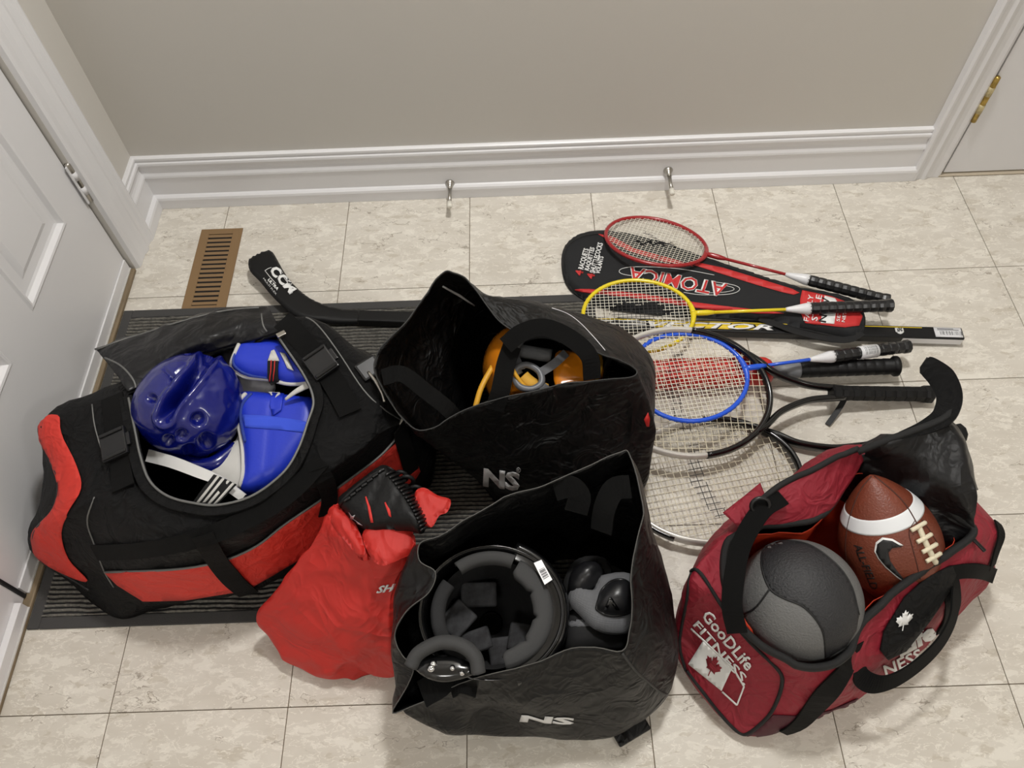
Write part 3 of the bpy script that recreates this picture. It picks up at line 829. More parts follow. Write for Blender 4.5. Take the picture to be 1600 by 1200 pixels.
blade = pad('blade', [U(x, y, blz(x)) for x, y in bl_px], 0.008, 0.006, STK, HS, step=0.008, up=(0, 0, 1), smooth_in=3)
BB = bvh_of(blade)
textfit('lettering', 'CCM', (421, 424), (455, 461), (10, -11), BB, CWHT, blade, bold=0.05, shear=0.15, off=0.001, step=12)
cord('logo_outline', [(414, 423), (418, 418), (424, 418)], BB, 0.0008, CWHT, blade, off=0.0003, n=1)
cord('logo_outline', [(414, 423), (416, 428), (431, 443)], BB, 0.0008, CWHT, blade, off=0.0003, n=1)
cord('logo_outline', [(443, 433), (463, 455), (461, 461), (452, 460)], BB, 0.0008, CWHT, blade, off=0.0003, n=1)
textfit('lettering', 'ULTRA', (418, 438), (433, 454), (3, -3), BB, CWHT, blade, bold=0.05, shear=0.15, off=0.001, step=12)
textfit('lettering', 'MULTI FLEX', (411, 436), (431, 461), (1.6, -1.6), BB, CWHT, blade, bold=0.0, off=0.001, step=12)
SB = bvh_of(shaft)
def spx(t, s):   # shaft length (m), across (m, + away from the camera) -> pixel on its top face
    return tuple(topx(xf(Ms, [(t, s, 0.0085)])[0]))
def srect(t0, t1, a, b): return [spx(t0, a), spx(t1, a), spx(t1, b), spx(t0, b)]
tx = lambda px: float((U(px, 512, 0.028) - s0) @ d)
t_v0, t_v1, t_end = tx(1012), tx(1212), Ls
decal('yellow_stripe', [srect(tx(915), tx(1330), 0.0085, 0.0105)], SB, YEL, shaft, off=0.0005, step=60)
decal('yellow_stripe', [[spx(tx(1015), -0.009), spx(tx(1025), 0.007), spx(tx(1195), 0.007), spx(tx(1180), -0.009)]], SB, YEL, shaft, off=0.0005, step=60)
decal('yellow_stripe', [srect(tx(1350), tx(1440), 0.0095, 0.0112)], SB, YEL, shaft, off=0.0005, step=60)
decal('white_stripe', [srect(tx(915), tx(1015), 0.0045, 0.0065)], SB, CWHT, shaft, off=0.0005, step=60)
decal('white_stripe', [srect(tx(920), tx(1010), -0.004, -0.001)], SB, CWHT, shaft, off=0.0005, step=60)
textfit('lettering_shadow', 'VECTOR', spx(t_v0 - 0.004, -0.0095), spx(t_v1, -0.0095), tuple(np.array(spx(t_v0, 0.0085)) - np.array(spx(t_v0, -0.0095))), SB, text_dark, shaft, bold=0.05, shear=0.3, off=0.0008, step=30)
textfit('lettering', 'VECTOR', spx(t_v0, -0.008), spx(t_v1 - 0.006, -0.008), tuple(np.array(spx(t_v0, 0.0068)) - np.array(spx(t_v0, -0.008))), SB, CWHT, shaft, bold=0.03, shear=0.3, off=0.0013, step=30)
textfit('lettering', 'CCM', spx(tx(1284), -0.007), spx(tx(1335), -0.007), (0, -8), SB, CWHT, shaft, bold=0.03, shear=0.3, off=0.0008, step=30)
cord('logo_outline', [spx(tx(1302), -0.0095), spx(tx(1288), -0.0095), spx(tx(1281), -0.002), spx(tx(1286), 0.006), spx(tx(1255), 0.006)], SB, 0.0006, CWHT, shaft, n=1)
# league shield on the shaft
tc_, hs_ = tx(1404), 0.0085
decal('shield_emblem', [[spx(tc_ - 0.009, hs_ * 0.9), spx(tc_ - 0.004, hs_), spx(tc_, hs_ * 0.8), spx(tc_ + 0.004, hs_), spx(tc_ + 0.009, hs_ * 0.9), spx(tc_ + 0.0085, -hs_ * 0.3), spx(tc_ + 0.004, -hs_ * 0.8), spx(tc_, -hs_), spx(tc_ - 0.004, -hs_ * 0.8), spx(tc_ - 0.0085, -hs_ * 0.3)]], SB, CWHT, shaft, off=0.0005, step=60)
textfit('lettering', 'NHL', spx(tc_ - 0.0065, -0.004), spx(tc_ + 0.006, 0.0005), (0, -6), SB, text_dark, shaft, bold=0.04, off=0.001, step=60)
lb = decal('barcode_label', [srect(tx(1458), Ls - 0.004, -0.0125, 0.0125)], SB, WPL, shaft, off=0.0005, step=60)
for k in range(22):
    t = tx(1466) + k * 0.0022
    decal('barcode_bar', [srect(t, t + random.choice((0.0005, 0.0009, 0.0014)), -0.007, 0.003)], SB, text_dark, lb, off=0.0009, step=60, thick=0)
decal('label_print', [srect(tx(1463), tx(1488), 0.0085, 0.0098)], SB, text_dark, lb, off=0.0009, step=60, thick=0)
decal('label_print', [srect(tx(1463), tx(1496), 0.0055, 0.0068)], SB, text_dark, lb, off=0.0009, step=60, thick=0)
obj('side_band', *bbox(tx(1408), Ls - 0.002, -0.0158, -0.0150, -0.0125, 0.004, 0.0004, 1, Ms), WPL, shaft, smooth=False)

# ---------------------------------------------------------------- red bat
b0 = U(1403, 572, 0.034); b1 = U(1000, 587, 0.034)
BAT = thing('bat', U(1200, 580, 0), 'red plastic bat with grey collar and black grip under the rackets', 'bat')
Mb = frame(b0, b1 - b0)
REDP = mat('red_plastic', (200, 44, 36), 0.38, coat=0.2)
obj('barrel', *lathe([(0.262, 0.016), (0.266, 0.024), (0.276, 0.029), (0.30, 0.0315), (0.45, 0.033), (0.60, 0.033), (0.64, 0.031), (0.655, 0.024), (0.66, 0.012)], 28, Mb), REDP, BAT)
for s in (-1, 1):
    obj('ridge_line', *tube(xf(Mb, [(x, s * 0.012, 0.0307) for x in np.linspace(0.31, 0.6, 8)]), 0.0012, 6), mat('dark_red_groove', (150, 26, 24), 0.5), BAT)
obj('collar', *lathe([(0.205, 0.017), (0.21, 0.0185), (0.225, 0.0185), (0.235, 0.0165), (0.262, 0.0165)], 20, Mb), mat('grey_plastic', (112, 113, 116), 0.45), BAT)
gp = [(0.0, 0.019), (0.002, 0.0215), (0.009, 0.0215), (0.013, 0.018)]
for k in range(10):
    x0 = 0.014 + k * 0.0192; gp += [(x0 + 0.001, 0.0168), (x0 + 0.017, 0.0174), (x0 + 0.0185, 0.0163)]
obj('grip', *lathe(gp, 20, Mb), BLK_GRIP, BAT)

# ---------------------------------------------------------------- badminton rackets
def st_red(x, y):
    u, v = x + 0.004, y
    return (-0.045 < u < 0.05 and abs(v - (0.010 + 0.35 * u + 0.008 * math.sin(u * 260))) < 0.0055) or (abs(u - 0.01) < 0.03 and abs(v + 0.5 * u + 0.006) < 0.0055)
def st_yel(x, y):
    r = 0.03 * noise.noise(Vector((x * 40, y * 260, 2)))
    return abs(x + 0.004) < 0.062 + r - 0.6 * abs(y + 0.012) and abs(y + 0.010) < 0.022 + 0.3 * r
B, Tp = frm(948, 357, 0.030, 1389, 470, 0.040, 0.645)
badminton(B, Tp, 15, (158, 30, 34), 'red_racket_enamel', 'badminton racket with a red frame lying nearest the baseboard', stencil=st_red)
B, Tp = frm(914, 496, 0.045, 1394, 477, 0.066, 0.66)
badminton(B, Tp, 0, (232, 208, 26), 'yellow_racket_enamel', 'badminton racket with a yellow frame lying on the racket case', stencil=st_yel)
B, Tp = frm(983, 600, 0.104, 1420, 541, 0.050, 0.605)
badminton(B, Tp, -5, (28, 86, 214), 'blue_racket_enamel', 'badminton racket with a blue frame and barcode on its grip', sticker=True)

# ---------------------------------------------------------------- tennis rackets
def tennis(butt, tip, roll, label, L=0.69, a=0.172, b=0.135, st=None, tail=False, brandz=None):
    butt = np.array(butt); tip = np.array(tip)
    x = Vector(tip - butt).normalized(); up = Matrix.Rotation(math.radians(roll), 3, x) @ Vector((0, 0, 1))
    M = frame(butt, tip - butt, up); cx = L - a
    R_ = thing('tennis_racket', (butt[0], butt[1], 0), label, 'racket', 'tennis rackets on the tiles')
    def arc(t0, t1, n, material, name, rr=0.0062):
        tt = np.linspace(t0, t1, n)
        P = xf(M, [(cx + a * math.cos(t), b * math.sin(t), 0) for t in tt])
        return obj(name, *tube(P, rr, 10, False, flat=1.75, up=np.array(up)), material, R_)
    arc(-1.75, 1.75, 60, SILV, 'frame_tip')
    arc(1.72, 2 * PI - 1.72, 50, BLKF, 'frame', 0.0066)
    # bumper guard along the tip
    tt = np.linspace(-0.9, 0.9, 30)
    obj('bumper_guard', *tube(xf(M, [(cx + (a + 0.005) * math.cos(t), (b + 0.005) * math.sin(t), 0) for t in tt]), 0.0032, 8, False, flat=2.6, up=np.array(up)), BLKF, R_)
    for s in (-1, 1):
        P = [(cx + a * math.cos(2.45), s * b * math.sin(2.45), 0), (cx - a * 0.93, s * b * 0.50, 0), (cx - a * 1.12, s * b * 0.30, 0), (cx - a * 1.45, s * b * 0.13, 0), (0.215, s * 0.011, 0), (0.19, s * 0.009, 0)]
        obj('throat_arm', *tube(xf(M, cr(P, 6)), 0.0068, 10, False, flat=1.7, up=np.array(up)), BLKF, R_)
    prof = [(0.0, 0.017), (0.003, 0.0195), (0.012, 0.0195), (0.018, 0.0175)]
    for k in range(8):
        x0 = 0.018 + k * 0.0222; prof += [(x0 + 0.0015, 0.0158), (x0 + 0.011, 0.0166), (x0 + 0.0208, 0.0162), (x0 + 0.022, 0.0152)]
    prof += [(0.197, 0.0165), (0.2, 0.0175), (0.213, 0.0175), (0.216, 0.014)]
    g = obj('grip', *lathe(prof, 8, M), BLK_GRIP, R_, smooth=False)
    if tail:
        Q = cr([U(1324, 606, 0.038), U(1320, 622, 0.030), U(1310, 640, 0.014), U(1293, 664, 0.003)], 5)
        obj('loose_tape_end', *ribbon(Q, np.tile([-0.5, -0.5, 0.8], (len(Q), 1)), 0.011, 0.0015), BLK_GRIP, g, smooth=False)
    obj('end_cap', *lathe([(-0.003, 0.012), (0.001, 0.017)], 8, M), BLKF, R_)
    put_strings(R_, M, cx, a, b, 0.0, 19, 23, 0.0006, mats=(STRINGT, STENCIL), stencil=st)
    return R_, M, cx
def st_t(x, y): return (abs(x - 0.02) < 0.028 and abs(y) < 0.085 and abs(x - 0.02 + (0.25 * abs(y) - 0.01)) < 0.014)
B, Tp = frm(1078, 611, 0.080, 1455, 616, 0.020, 0.69)
r1, M1, c1_ = tennis(B, Tp, -11, 'tennis racket with black wrapped grip and loose tape end, lying over the red bat', st=st_t, tail=True)
B, Tp = frm(1108, 748, 0.022, 1504, 676, 0.020, 0.69)
r2, M2, c2_ = tennis(B, Tp, 4, 'tennis racket with its grip hidden behind the maroon duffel', st=st_t)

# ================================================================== HOCKEY DUFFEL AND WHAT IT HOLDS
BNY = mat('black_bag_nylon', (9, 9, 10), 0.6, spec=0.25, weave=0.5, bscale=700, bdist=0.0006, var=0.10, vscale=14, crease=0.012, cscale=10)
BLIN = mat('black_vinyl_lining', (18, 18, 20), 0.38, spec=0.4, bump=0.4, bscale=60, bdist=0.002, crease=0.007, cscale=7)
REDN = mat('bright_red_nylon', (214, 52, 40), 0.6, weave=0.35, bscale=700, bdist=0.0004, var=0.06, vscale=10, crease=0.008, cscale=9)
WEB = mat('black_webbing', (9, 9, 9), 0.75, spec=0.2, weave=0.6, bscale=420, bdist=0.0008)
ZIPG = mat('grey_zip_teeth', (112, 112, 110), 0.5, 0.3)
BPL = mat('black_plastic', (18, 18, 19), 0.35)
u = U
cols = [  # rim, shoulder, mid, low, base
 (u(228,756,.280), u(150,785,.262), u(146,850,.180), u(160,905,.090), u(175,963,.008)),
 (u(256,782,.280), u(225,820,.262), u(225,890,.180), u(245,932,.080), W(-.56,.172,.008)),
 (u(297,795,.280), u(300,840,.262), u(300,884,.185), u(330,932,.070), W(-.45,.200,.008)),
 (u(343,799,.280), u(375,835,.262), u(385,858,.190), u(410,912,.070), W(-.36,.225,.008)),
 (u(400,783,.282), u(440,795,.268), u(455,812,.200), u(480,870,.080), W(-.27,.265,.008)),
 (u(450,745,.286), u(505,745,.275), u(530,755,.215), u(560,805,.090), W(-.17,.325,.008)),
 (u(475,705,.290), u(560,700,.283), u(622,672,.230), u(650,728,.100), W(-.085,.39,.008)),
 (u(490,660,.295), u(585,650,.285), u(637,655,.200), W(-.055,.46,.100), W(-.065,.46,.008)),
 (u(498,625,.300), u(590,600,.290), W(-.095,.53,.20), W(-.075,.545,.10), W(-.09,.54,.008)),
 (u(482,585,.303), u(545,545,.300), W(-.19,.595,.20), W(-.18,.615,.10), W(-.19,.60,.008)),
 (u(442,528,.310), u(480,494,.315), W(-.28,.62,.20), W(-.28,.64,.10), W(-.29,.62,.008)),
 (u(400,535,.292), u(400,512,.270), W(-.38,.62,.18), W(-.38,.635,.09), W(-.39,.61,.008)),
 (u(310,560,.282), u(310,538,.250), W(-.48,.60,.17), W(-.48,.615,.09), W(-.49,.59,.008)),
 (u(225,605,.278), u(195,590,.250), W(-.60,.55,.17), W(-.61,.565,.09), W(-.61,.54,.008)),
 (u(198,622,.285), u(75,655,.270), W(-.745,.465,.18), W(-.755,.465,.09), W(-.74,.45,.008)),
 (u(206,670,.285), u(108,738,.250), u(64,765,.165), W(-.765,.36,.08), W(-.745,.35,.008)),
 (u(214,715,.282), u(104,800,.235), u(50,842,.120), u(56,868,.055), W(-.755,.25,.008)),
]
rows = [[c[k] for c in cols] for k in (4, 3, 2, 1, 0)]
HB = thing('hockey_bag', (-.42, .40, MZ), 'large open black and red hockey duffel holding blue sparring gear', 'duffel bag')
hn = Net(rows, True, 8, 9, wr=0.006, wscale=10, cap=True, seed=1.3)
hn.build('body', BNY, HB, 0.004)
HBV = hn.bvh
# red end stripe
decal('red_stripe', [[(52, 662), (91, 649), (97, 678), (121, 728), (128, 764), (108, 800), (97, 831), (108, 872), (138, 906), (110, 900), (62, 874), (51, 850), (54, 828), (84, 795), (91, 755), (72, 705)]], HBV, REDN, HB, off=0.002, step=7, thick=0.001, smooth_in=4)
cord('piping', [(56, 664), (66, 690), (80, 722), (92, 752), (85, 795), (58, 824), (52, 845), (60, 872), (110, 903), (140, 922)], HBV, 0.0028, BPL, HB)
# red front pocket
pocket = decal('front_pocket', [[(166, 893), (270, 889), (345, 876), (400, 852), (440, 820), (500, 780), (560, 738), (600, 706), (630, 680), (655, 735), (640, 760), (560, 820), (440, 888), (385, 920), (290, 935), (225, 937), (185, 912)]], HBV, REDN, HB, off=0.003, step=9, thick=0.002)
cord('pocket_zip', [(166, 891), (270, 887), (345, 874), (400, 850), (440, 818), (500, 778), (560, 735), (600, 703), (632, 662)], HBV, 0.0022, ZIPG, HB, off=0.004)
cord('piping', [(148, 777), (136, 813), (147, 848), (162, 890), (178, 917)], HBV, 0.0014, ZIPG, HB, off=0.0006)
cord('piping', [(144, 632), (148, 665), (158, 700)], HBV, 0.0012, ZIPG, HB, off=0.0006)
cord('piping', [(478, 490), (505, 518), (535, 560), (568, 610), (600, 640), (632, 660)], HBV, 0.0014, ZIPG, HB, off=0.0006)
# U-shaped zip round the opening: tape and teeth
rim = [(198, 622), (206, 645), (214, 680), (219, 718), (228, 756), (256, 782), (297, 795), (343, 799), (384, 789), (428, 764), (460, 729), (483, 683), (497, 628), (488, 598), (466, 563), (440, 528)]
RP = [c[0] for c in cols]
ring = cr([RP[k] for k in (14, 15, 16, 0, 1, 2, 3, 4, 5, 6, 7, 8, 9, 10)], 8)
cen = ring.mean(0)
inw = unit((cen - ring) * np.array([1, 1, 0]))
obj('zip_tape', *ribbon(ring + W(0, 0, .003), np.tile([0, 0, 1.0], (len(ring), 1)) + inw * 0.2, 0.020, 0.003), BNY, HB, smooth=False)
obj('zip_teeth', *tube(ring + inw * 0.008 + W(0, 0, .0065), 0.0022, 6), ZIPG, HB)
zp = ring[-1]
zs = obj('zip_slider', *bbox(-.008, .008, -.005, .005, -.003, .004, .0015, 2, frame(zp + W(0, 0, .009), (1, .6, 0))), STEEL, HB, smooth=False)
z2 = hit(HBV, 629, 664)[0]
obj('zip_slider', *bbox(-.014, .014, -.004, .004, -.002, .003, .001, 2, frame(z2 + W(0, 0, .006), (.3, 1, .2))), STEEL, HB, smooth=False)
# opened lid lying back
fl = Net([[u(200,612,.287), u(235,596,.283), u(310,556,.287), u(400,531,.296), u(436,517,.312)],
          [u(182,586,.285), u(220,566,.300), u(300,532,.315), u(380,506,.310), u(434,507,.312)],
          [u(152,548,.262), u(196,532,.275), u(262,511,.285), u(345,488,.285), u(418,481,.285)],
          [u(147,545,.245), u(194,527,.255), u(262,507,.262), u(345,484,.262), u(424,487,.262)]], False, 8, 8, wr=0.007, wscale=11, seed=4.0)
fo = fl.build('lid_flap', BLIN, HB, 0.003)
cord('flap_zip', [(152, 548), (196, 531), (262, 510), (345, 488), (405, 482)], fl.bvh, 0.0018, ZIPG, fo, off=0.002)
cord('flap_zip', [(165, 560), (190, 572), (208, 592), (214, 610)], fl.bvh, 0.0018, ZIPG, fo, off=0.002)
cord('flap_zip', [(409, 492), (411, 508), (418, 518)], fl.bvh, 0.0016, ZIPG, fo, off=0.002)
# buckled compression straps
for px, bc, ax in (([(178, 622), (183, 660), (190, 710), (196, 765)], (187, 698), (10, 60)), ([(438, 496), (480, 540), (520, 595), (548, 648)], (505, 572), (40, 55))):
    st = strap('compression_strap', px, HBV, 0.038, WEB, HB, lift=0.004, thick=0.003)
    c0, n0 = hit(HBV, *bc); c1, _ = hit(HBV, bc[0] + ax[0] * .5, bc[1] + ax[1] * .5)
    M = frame(c0 + n0 * 0.013, c1 - c0, n0)
    bk = obj('buckle', *bbox(-.026, .026, -.023, .023, -.004, .005, .003, 2, M), BPL, st, smooth=False)
    for k in (-1, 1):
        obj('buckle_bar', *bbox(k * .021 - .003, k * .021 + .003, -.021, .021, .005, .008, .001, 1, M), mat('black_plastic_gloss', (10, 10, 11), 0.2), bk, smooth=False)
    obj('buckle_latch', *bbox(-.012, .012, .021, .029, -.003, .003, .002, 2, M), BPL, bk, smooth=False)
# webbing that carries the grab handle across the front
strap('front_webbing', [(150, 862), (230, 858), (320, 838), (400, 806), (460, 765), (505, 720)], HBV, 0.030, WEB, HB, lift=0.002)
strap('handle_strap', [(318, 832), (338, 868), (362, 900), (388, 922)], HBV, 0.034, WEB, HB, lift=0.006)
strap('handle_strap', [(498, 730), (512, 768), (508, 800)], HBV, 0.030, WEB, HB, lift=0.006)
strap('handle_strap', [(618, 665), (630, 700), (640, 735)], HBV, 0.030, WEB, HB, lift=0.006)
# snap hook of the shoulder strap at the far end
hk = hit(HBV, 578, 580)[0]
sh = thing('shoulder_strap_clip', hk, 'black plastic swivel clip with steel hook beside the black shopping bag', 'strap clip')
obj('loop', *bbox(-.018, .018, -.02, .02, .0, .010, .004, 2, frame(hk + W(0, 0, .004), (.6, -.8, -.2))), BPL, sh, smooth=False)
obj('hook', *tube(cr([hk + W(.0, -.01, .012), hk + W(.014, -.03, .012), hk + W(.026, -.052, .008), hk + W(.030, -.066, .004)], 5), 0.0028, 8), STEEL, sh)

# ---- blue head guard wrapped in film
BLU = mat('dipped_blue_foam', (9, 19, 108), 0.24, coat=0.5, bump=0.25, bscale=40, bdist=0.002)
HG = thing('head_guard', u(292, 640, .20), 'glossy blue foam sparring head guard with vent holes', 'head guard')
C0 = u(293, 637, .262)
nu_, nv_ = 150, 110
V = []; 
ex = unit(np.array([1.0, -0.20, 0])); ey = np.array([-ex[1], ex[0], 0.0]); vdir = unit(CAM - C0)
for j in range(nv_ + 1):
    ph = PI * j / nv_
    for i in range(nu_):
        th = 2 * PI * i / nu_
        d_ = np.array([math.sin(ph) * math.cos(th), math.sin(ph) * math.sin(th), math.cos(ph)])
        sx = 0.088; sy = 0.100 if d_[1] > 0 else 0.083; sz = 0.082
        V.append(C0 + ex * d_[0] * sx * (1 + 0.10 * max(0, -d_[1])) + ey * d_[1] * sy + np.array([0, 0, d_[2] * sz]))
V = np.array(V)
F = [(j * nu_ + i, (j + 1) * nu_ + i, (j + 1) * nu_ + (i + 1) % nu_, j * nu_ + (i + 1) % nu_) for j in range(nv_) for i in range(nu_)]
px_ = topx(V); out = unit(V - C0)
facing = (out @ vdir) > 0.0
def lined(P, a):
    best = np.full(len(P), 1e9)
    for k in range(len(a) - 1):
        p, q = np.array(a[k], float), np.array(a[k + 1], float); e = q - p
        t = np.clip(((P - p) @ e) / (e @ e), 0, 1); best = np.minimum(best, np.linalg.norm(P - (p + t[:, None] * e), axis=1))
    return best
slit = cr([np.array(q, float) for q in [(258, 652), (266, 632), (283, 610), (308, 580), (328, 556)]], 6)
dsl = lined(px_, slit)
disp = -0.042 / (1 + np.exp((dsl - 7.0) / 1.6)) * np.clip((px_[:, 1] - 540) / 50, 0, 1) * np.clip((664 - px_[:, 1]) / 25, 0.15, 1) + 0.005 * np.exp(-((dsl - 15) / 5.0) ** 2)
# raised ear block to the right of the slit, and the star-shaped relief on the crown
blk = lined(px_, [(345, 575), (365, 620), (350, 690), (325, 712)])
disp += 0.006 * np.exp(-(blk / 26.0) ** 2)
for a in ([(258, 578), (268, 588)], [(268, 588), (265, 600)], [(268, 588), (290, 572)]): disp += -0.004 * np.exp(-(lined(px_, a) / 3.5) ** 2)
for hx, hy, hr in ((236, 622, 6), (310, 655, 10), (322, 688, 10), (263, 689, 8), (284, 680, 7), (297, 703, 8), (334, 715, 10), (293, 547, 6), (312, 560, 4)):
    dd = np.linalg.norm(px_ - np.array([hx, hy]), axis=1); disp += -0.013 / (1 + np.exp((dd - hr) / 1.1))
disp += np.array([0.0012 * fbm(v, 45, 2) for v in V])
V = V + out * (disp * facing)[:, None]
V[:, 2] = np.maximum(V[:, 2], 0.03)
obj('shell', V, F, BLU, HG)
obj('chin_guard', *tube(cr([u(240, 700, .20), u(285, 722, .215), u(330, 728, .22), u(368, 700, .21)], 6), [0.016] * 19, 12), BLU, HG)

# ---- blue chest protector and shin guards
BVN = mat('royal_blue_vinyl', (30, 54, 190), 0.42, bump=0.3, bscale=260, bdist=0.0006)
BMESH = mat('blue_mesh_band', (58, 88, 226), 0.7, weave=0.4, bscale=330, bdist=0.002)
WCL = mat('white_canvas', (214, 212, 206), 0.7, weave=0.4, bscale=500)
BTR = mat('blue_stitched_trim', (70, 94, 196), 0.6, weave=0.8, bscale=360)
G1 = thing('chest_protector', u(430, 690, .16), 'blue padded chest protector with mesh band and white edge piping', 'protector')
poly = [(372, 625), (384, 614), (440, 618), (500, 628), (505, 670), (480, 715), (452, 748), (415, 770), (384, 778), (374, 765), (381, 735), (379, 690), (370, 655)]
def pz(x, y): return 0.235 - 0.0002 * (y - 620)
b_ = pad('padding', [u(x, y, pz(x, y)) for x, y in poly], 0.034, 0.03, BVN, G1, step=0.007, fn=lambda x, y, h: h - 0.003 * math.exp(-((x - 0.012) / 0.004) ** 2))
PB = bvh_of(b_)
decal('mesh_band', [[(378, 648), (420, 650), (470, 657), (496, 664), (490, 678), (440, 672), (384, 668)]], PB, BMESH, b_, off=0.0012)
cord('edge_piping', [(384, 616), (375, 627), (371, 652), (379, 690), (381, 735), (375, 762)], PB, 0.004, WCL, b_, off=0.001)
cord('edge_trim', [(393, 616), (379, 632), (377, 655), (384, 690)], PB, 0.0028, BTR, b_, off=0.001)
decal('fabric_tab', [[(425, 616), (444, 618), (440, 642), (428, 650), (421, 634)]], PB, BVN, b_, off=0.003, thick=0.002)
G2 = thing('shin_guard', u(420, 565, .2), 'blue padded guard with white piping and red striped elastic strap', 'guard')
poly = [(362, 565), (374, 536), (400, 533), (448, 536), (478, 560), (490, 596), (455, 600), (420, 594), (385, 590), (363, 578)]
b2 = pad('padding', [u(x, y, 0.268) for x, y in poly], 0.024, 0.026, BVN, G2, step=0.007)
QB = bvh_of(b2)
cord('edge_piping', [(374, 538), (363, 564), (364, 577), (386, 590), (420, 595), (455, 600), (486, 597)], QB, 0.0036, WCL, b2, off=0.001)
cord('edge_trim', [(368, 552), (366, 570), (388, 585), (420, 590)], QB, 0.0022, BTR, b2, off=0.0015)
BK = mat('black_elastic', (24, 24, 25), 0.8, weave=0.7, bscale=500)
e_ = strap('elastic_strap', [(428, 562), (428, 585), (426, 612)], QB, 0.019, BK, G2, lift=0.003)
for dx in (-2.5, 3.0):
    cord('red_line', [(428 + dx, 566), (428 + dx, 580), (426 + dx, 592)], QB, 0.0009, mat('red_thread', (206, 50, 44), 0.7), e_, off=0.0062)
decal('white_tab', [[(420, 566), (425, 551), (430, 549), (438, 566)]], QB, WCL, e_, off=0.005, thick=0.002)
decal('white_tab', [[(419, 613), (436, 608), (438, 618), (430, 625), (424, 620)]], PB, WCL, b_, off=0.003, thick=0.002)
decal('white_tie', [[(438, 552), (446, 554), (460, 580), (450, 576)]], QB, WCL, G2, off=0.003, thick=0.002)
Q = cr([u(446, 624, .275), u(462, 612, .285), u(484, 600, .29)], 6)
obj('white_tie', *tube(Q, np.linspace(0.003, 0.007, len(Q)), 8, flat=0.6), WCL, G2)
# grey-white canvas backing seen between the pads
G3 = thing('body_pad', u(400, 640, .1), 'off-white canvas back of a sparring pad under the blue guards', 'pad')
pad('canvas', [u(x, y, 0.215) for x, y in [(345, 560), (360, 545), (400, 570), (430, 600), (420, 630), (390, 660), (390, 770), (330, 750), (320, 720), (360, 700), (380, 640)]], 0.012, 0.012, WCL, G3, step=0.012)
# white belt with a black and white striped end
BE = thing('striped_belt', u(310, 740, .2), 'white padded strap with black and white striped elastic end', 'strap')
Q = cr([u(234, 712, .235), u(270, 722, .248), u(312, 738, .255), u(345, 752, .255), u(382, 778, .245)], 6)
obj('white_strap', *ribbon(Q, np.tile([0.05, -0.45, 0.9], (len(Q), 1)), np.interp(np.linspace(0, 1, len(Q)), [0, .5, 1], [0.021, 0.018, 0.013]), 0.006), mat('white_padding', (228, 227, 224), 0.6), BE, smooth=False)
SP = [u(333, 740, .272), u(368, 757, .270), u(336, 792, .262), u(298, 790, .262)]
def quad(a, b, c, d, n=6): 
    return None
el = pad('striped_elastic', [u(334, 741, .269), u(352, 748, .270), u(370, 757, .269), u(352, 776, .262), u(334, 795, .254), u(316, 793, .252), u(297, 790, .250), u(316, 764, .262)], 0.003, 0.003, BK, BE, step=0.01, smooth_in=0)
EB = bvh_of(el)
for k in range(4):
    f0 = 0.16 + 0.22 * k
    a0 = np.array((334, 741)) + (np.array((370, 757)) - (334, 741)) * f0; b0 = np.array((297, 790)) + (np.array((334, 795)) - (297, 790)) * f0
    dv = (np.array((370, 757)) - (334, 741)) * 0.10
    decal('white_line', [[tuple(a0), tuple(a0 + dv), tuple(b0 + dv), tuple(b0)]], EB, WCL, el, off=0.001, step=30)

# ================================================================== TWO BLACK SHOPPING BAGS
POLY = mat('black_woven_poly', (9, 9, 9), 0.42, weave=0.3, bscale=600, bdist=0.0003, var=0.10, vscale=9, spec=0.38, crease=0.012, cscale=8)
SEAM = mat('grey_seam_edge', (84, 83, 80), 0.6)
LET = mat('grey_white_lettering', (222, 222, 222), 0.55)
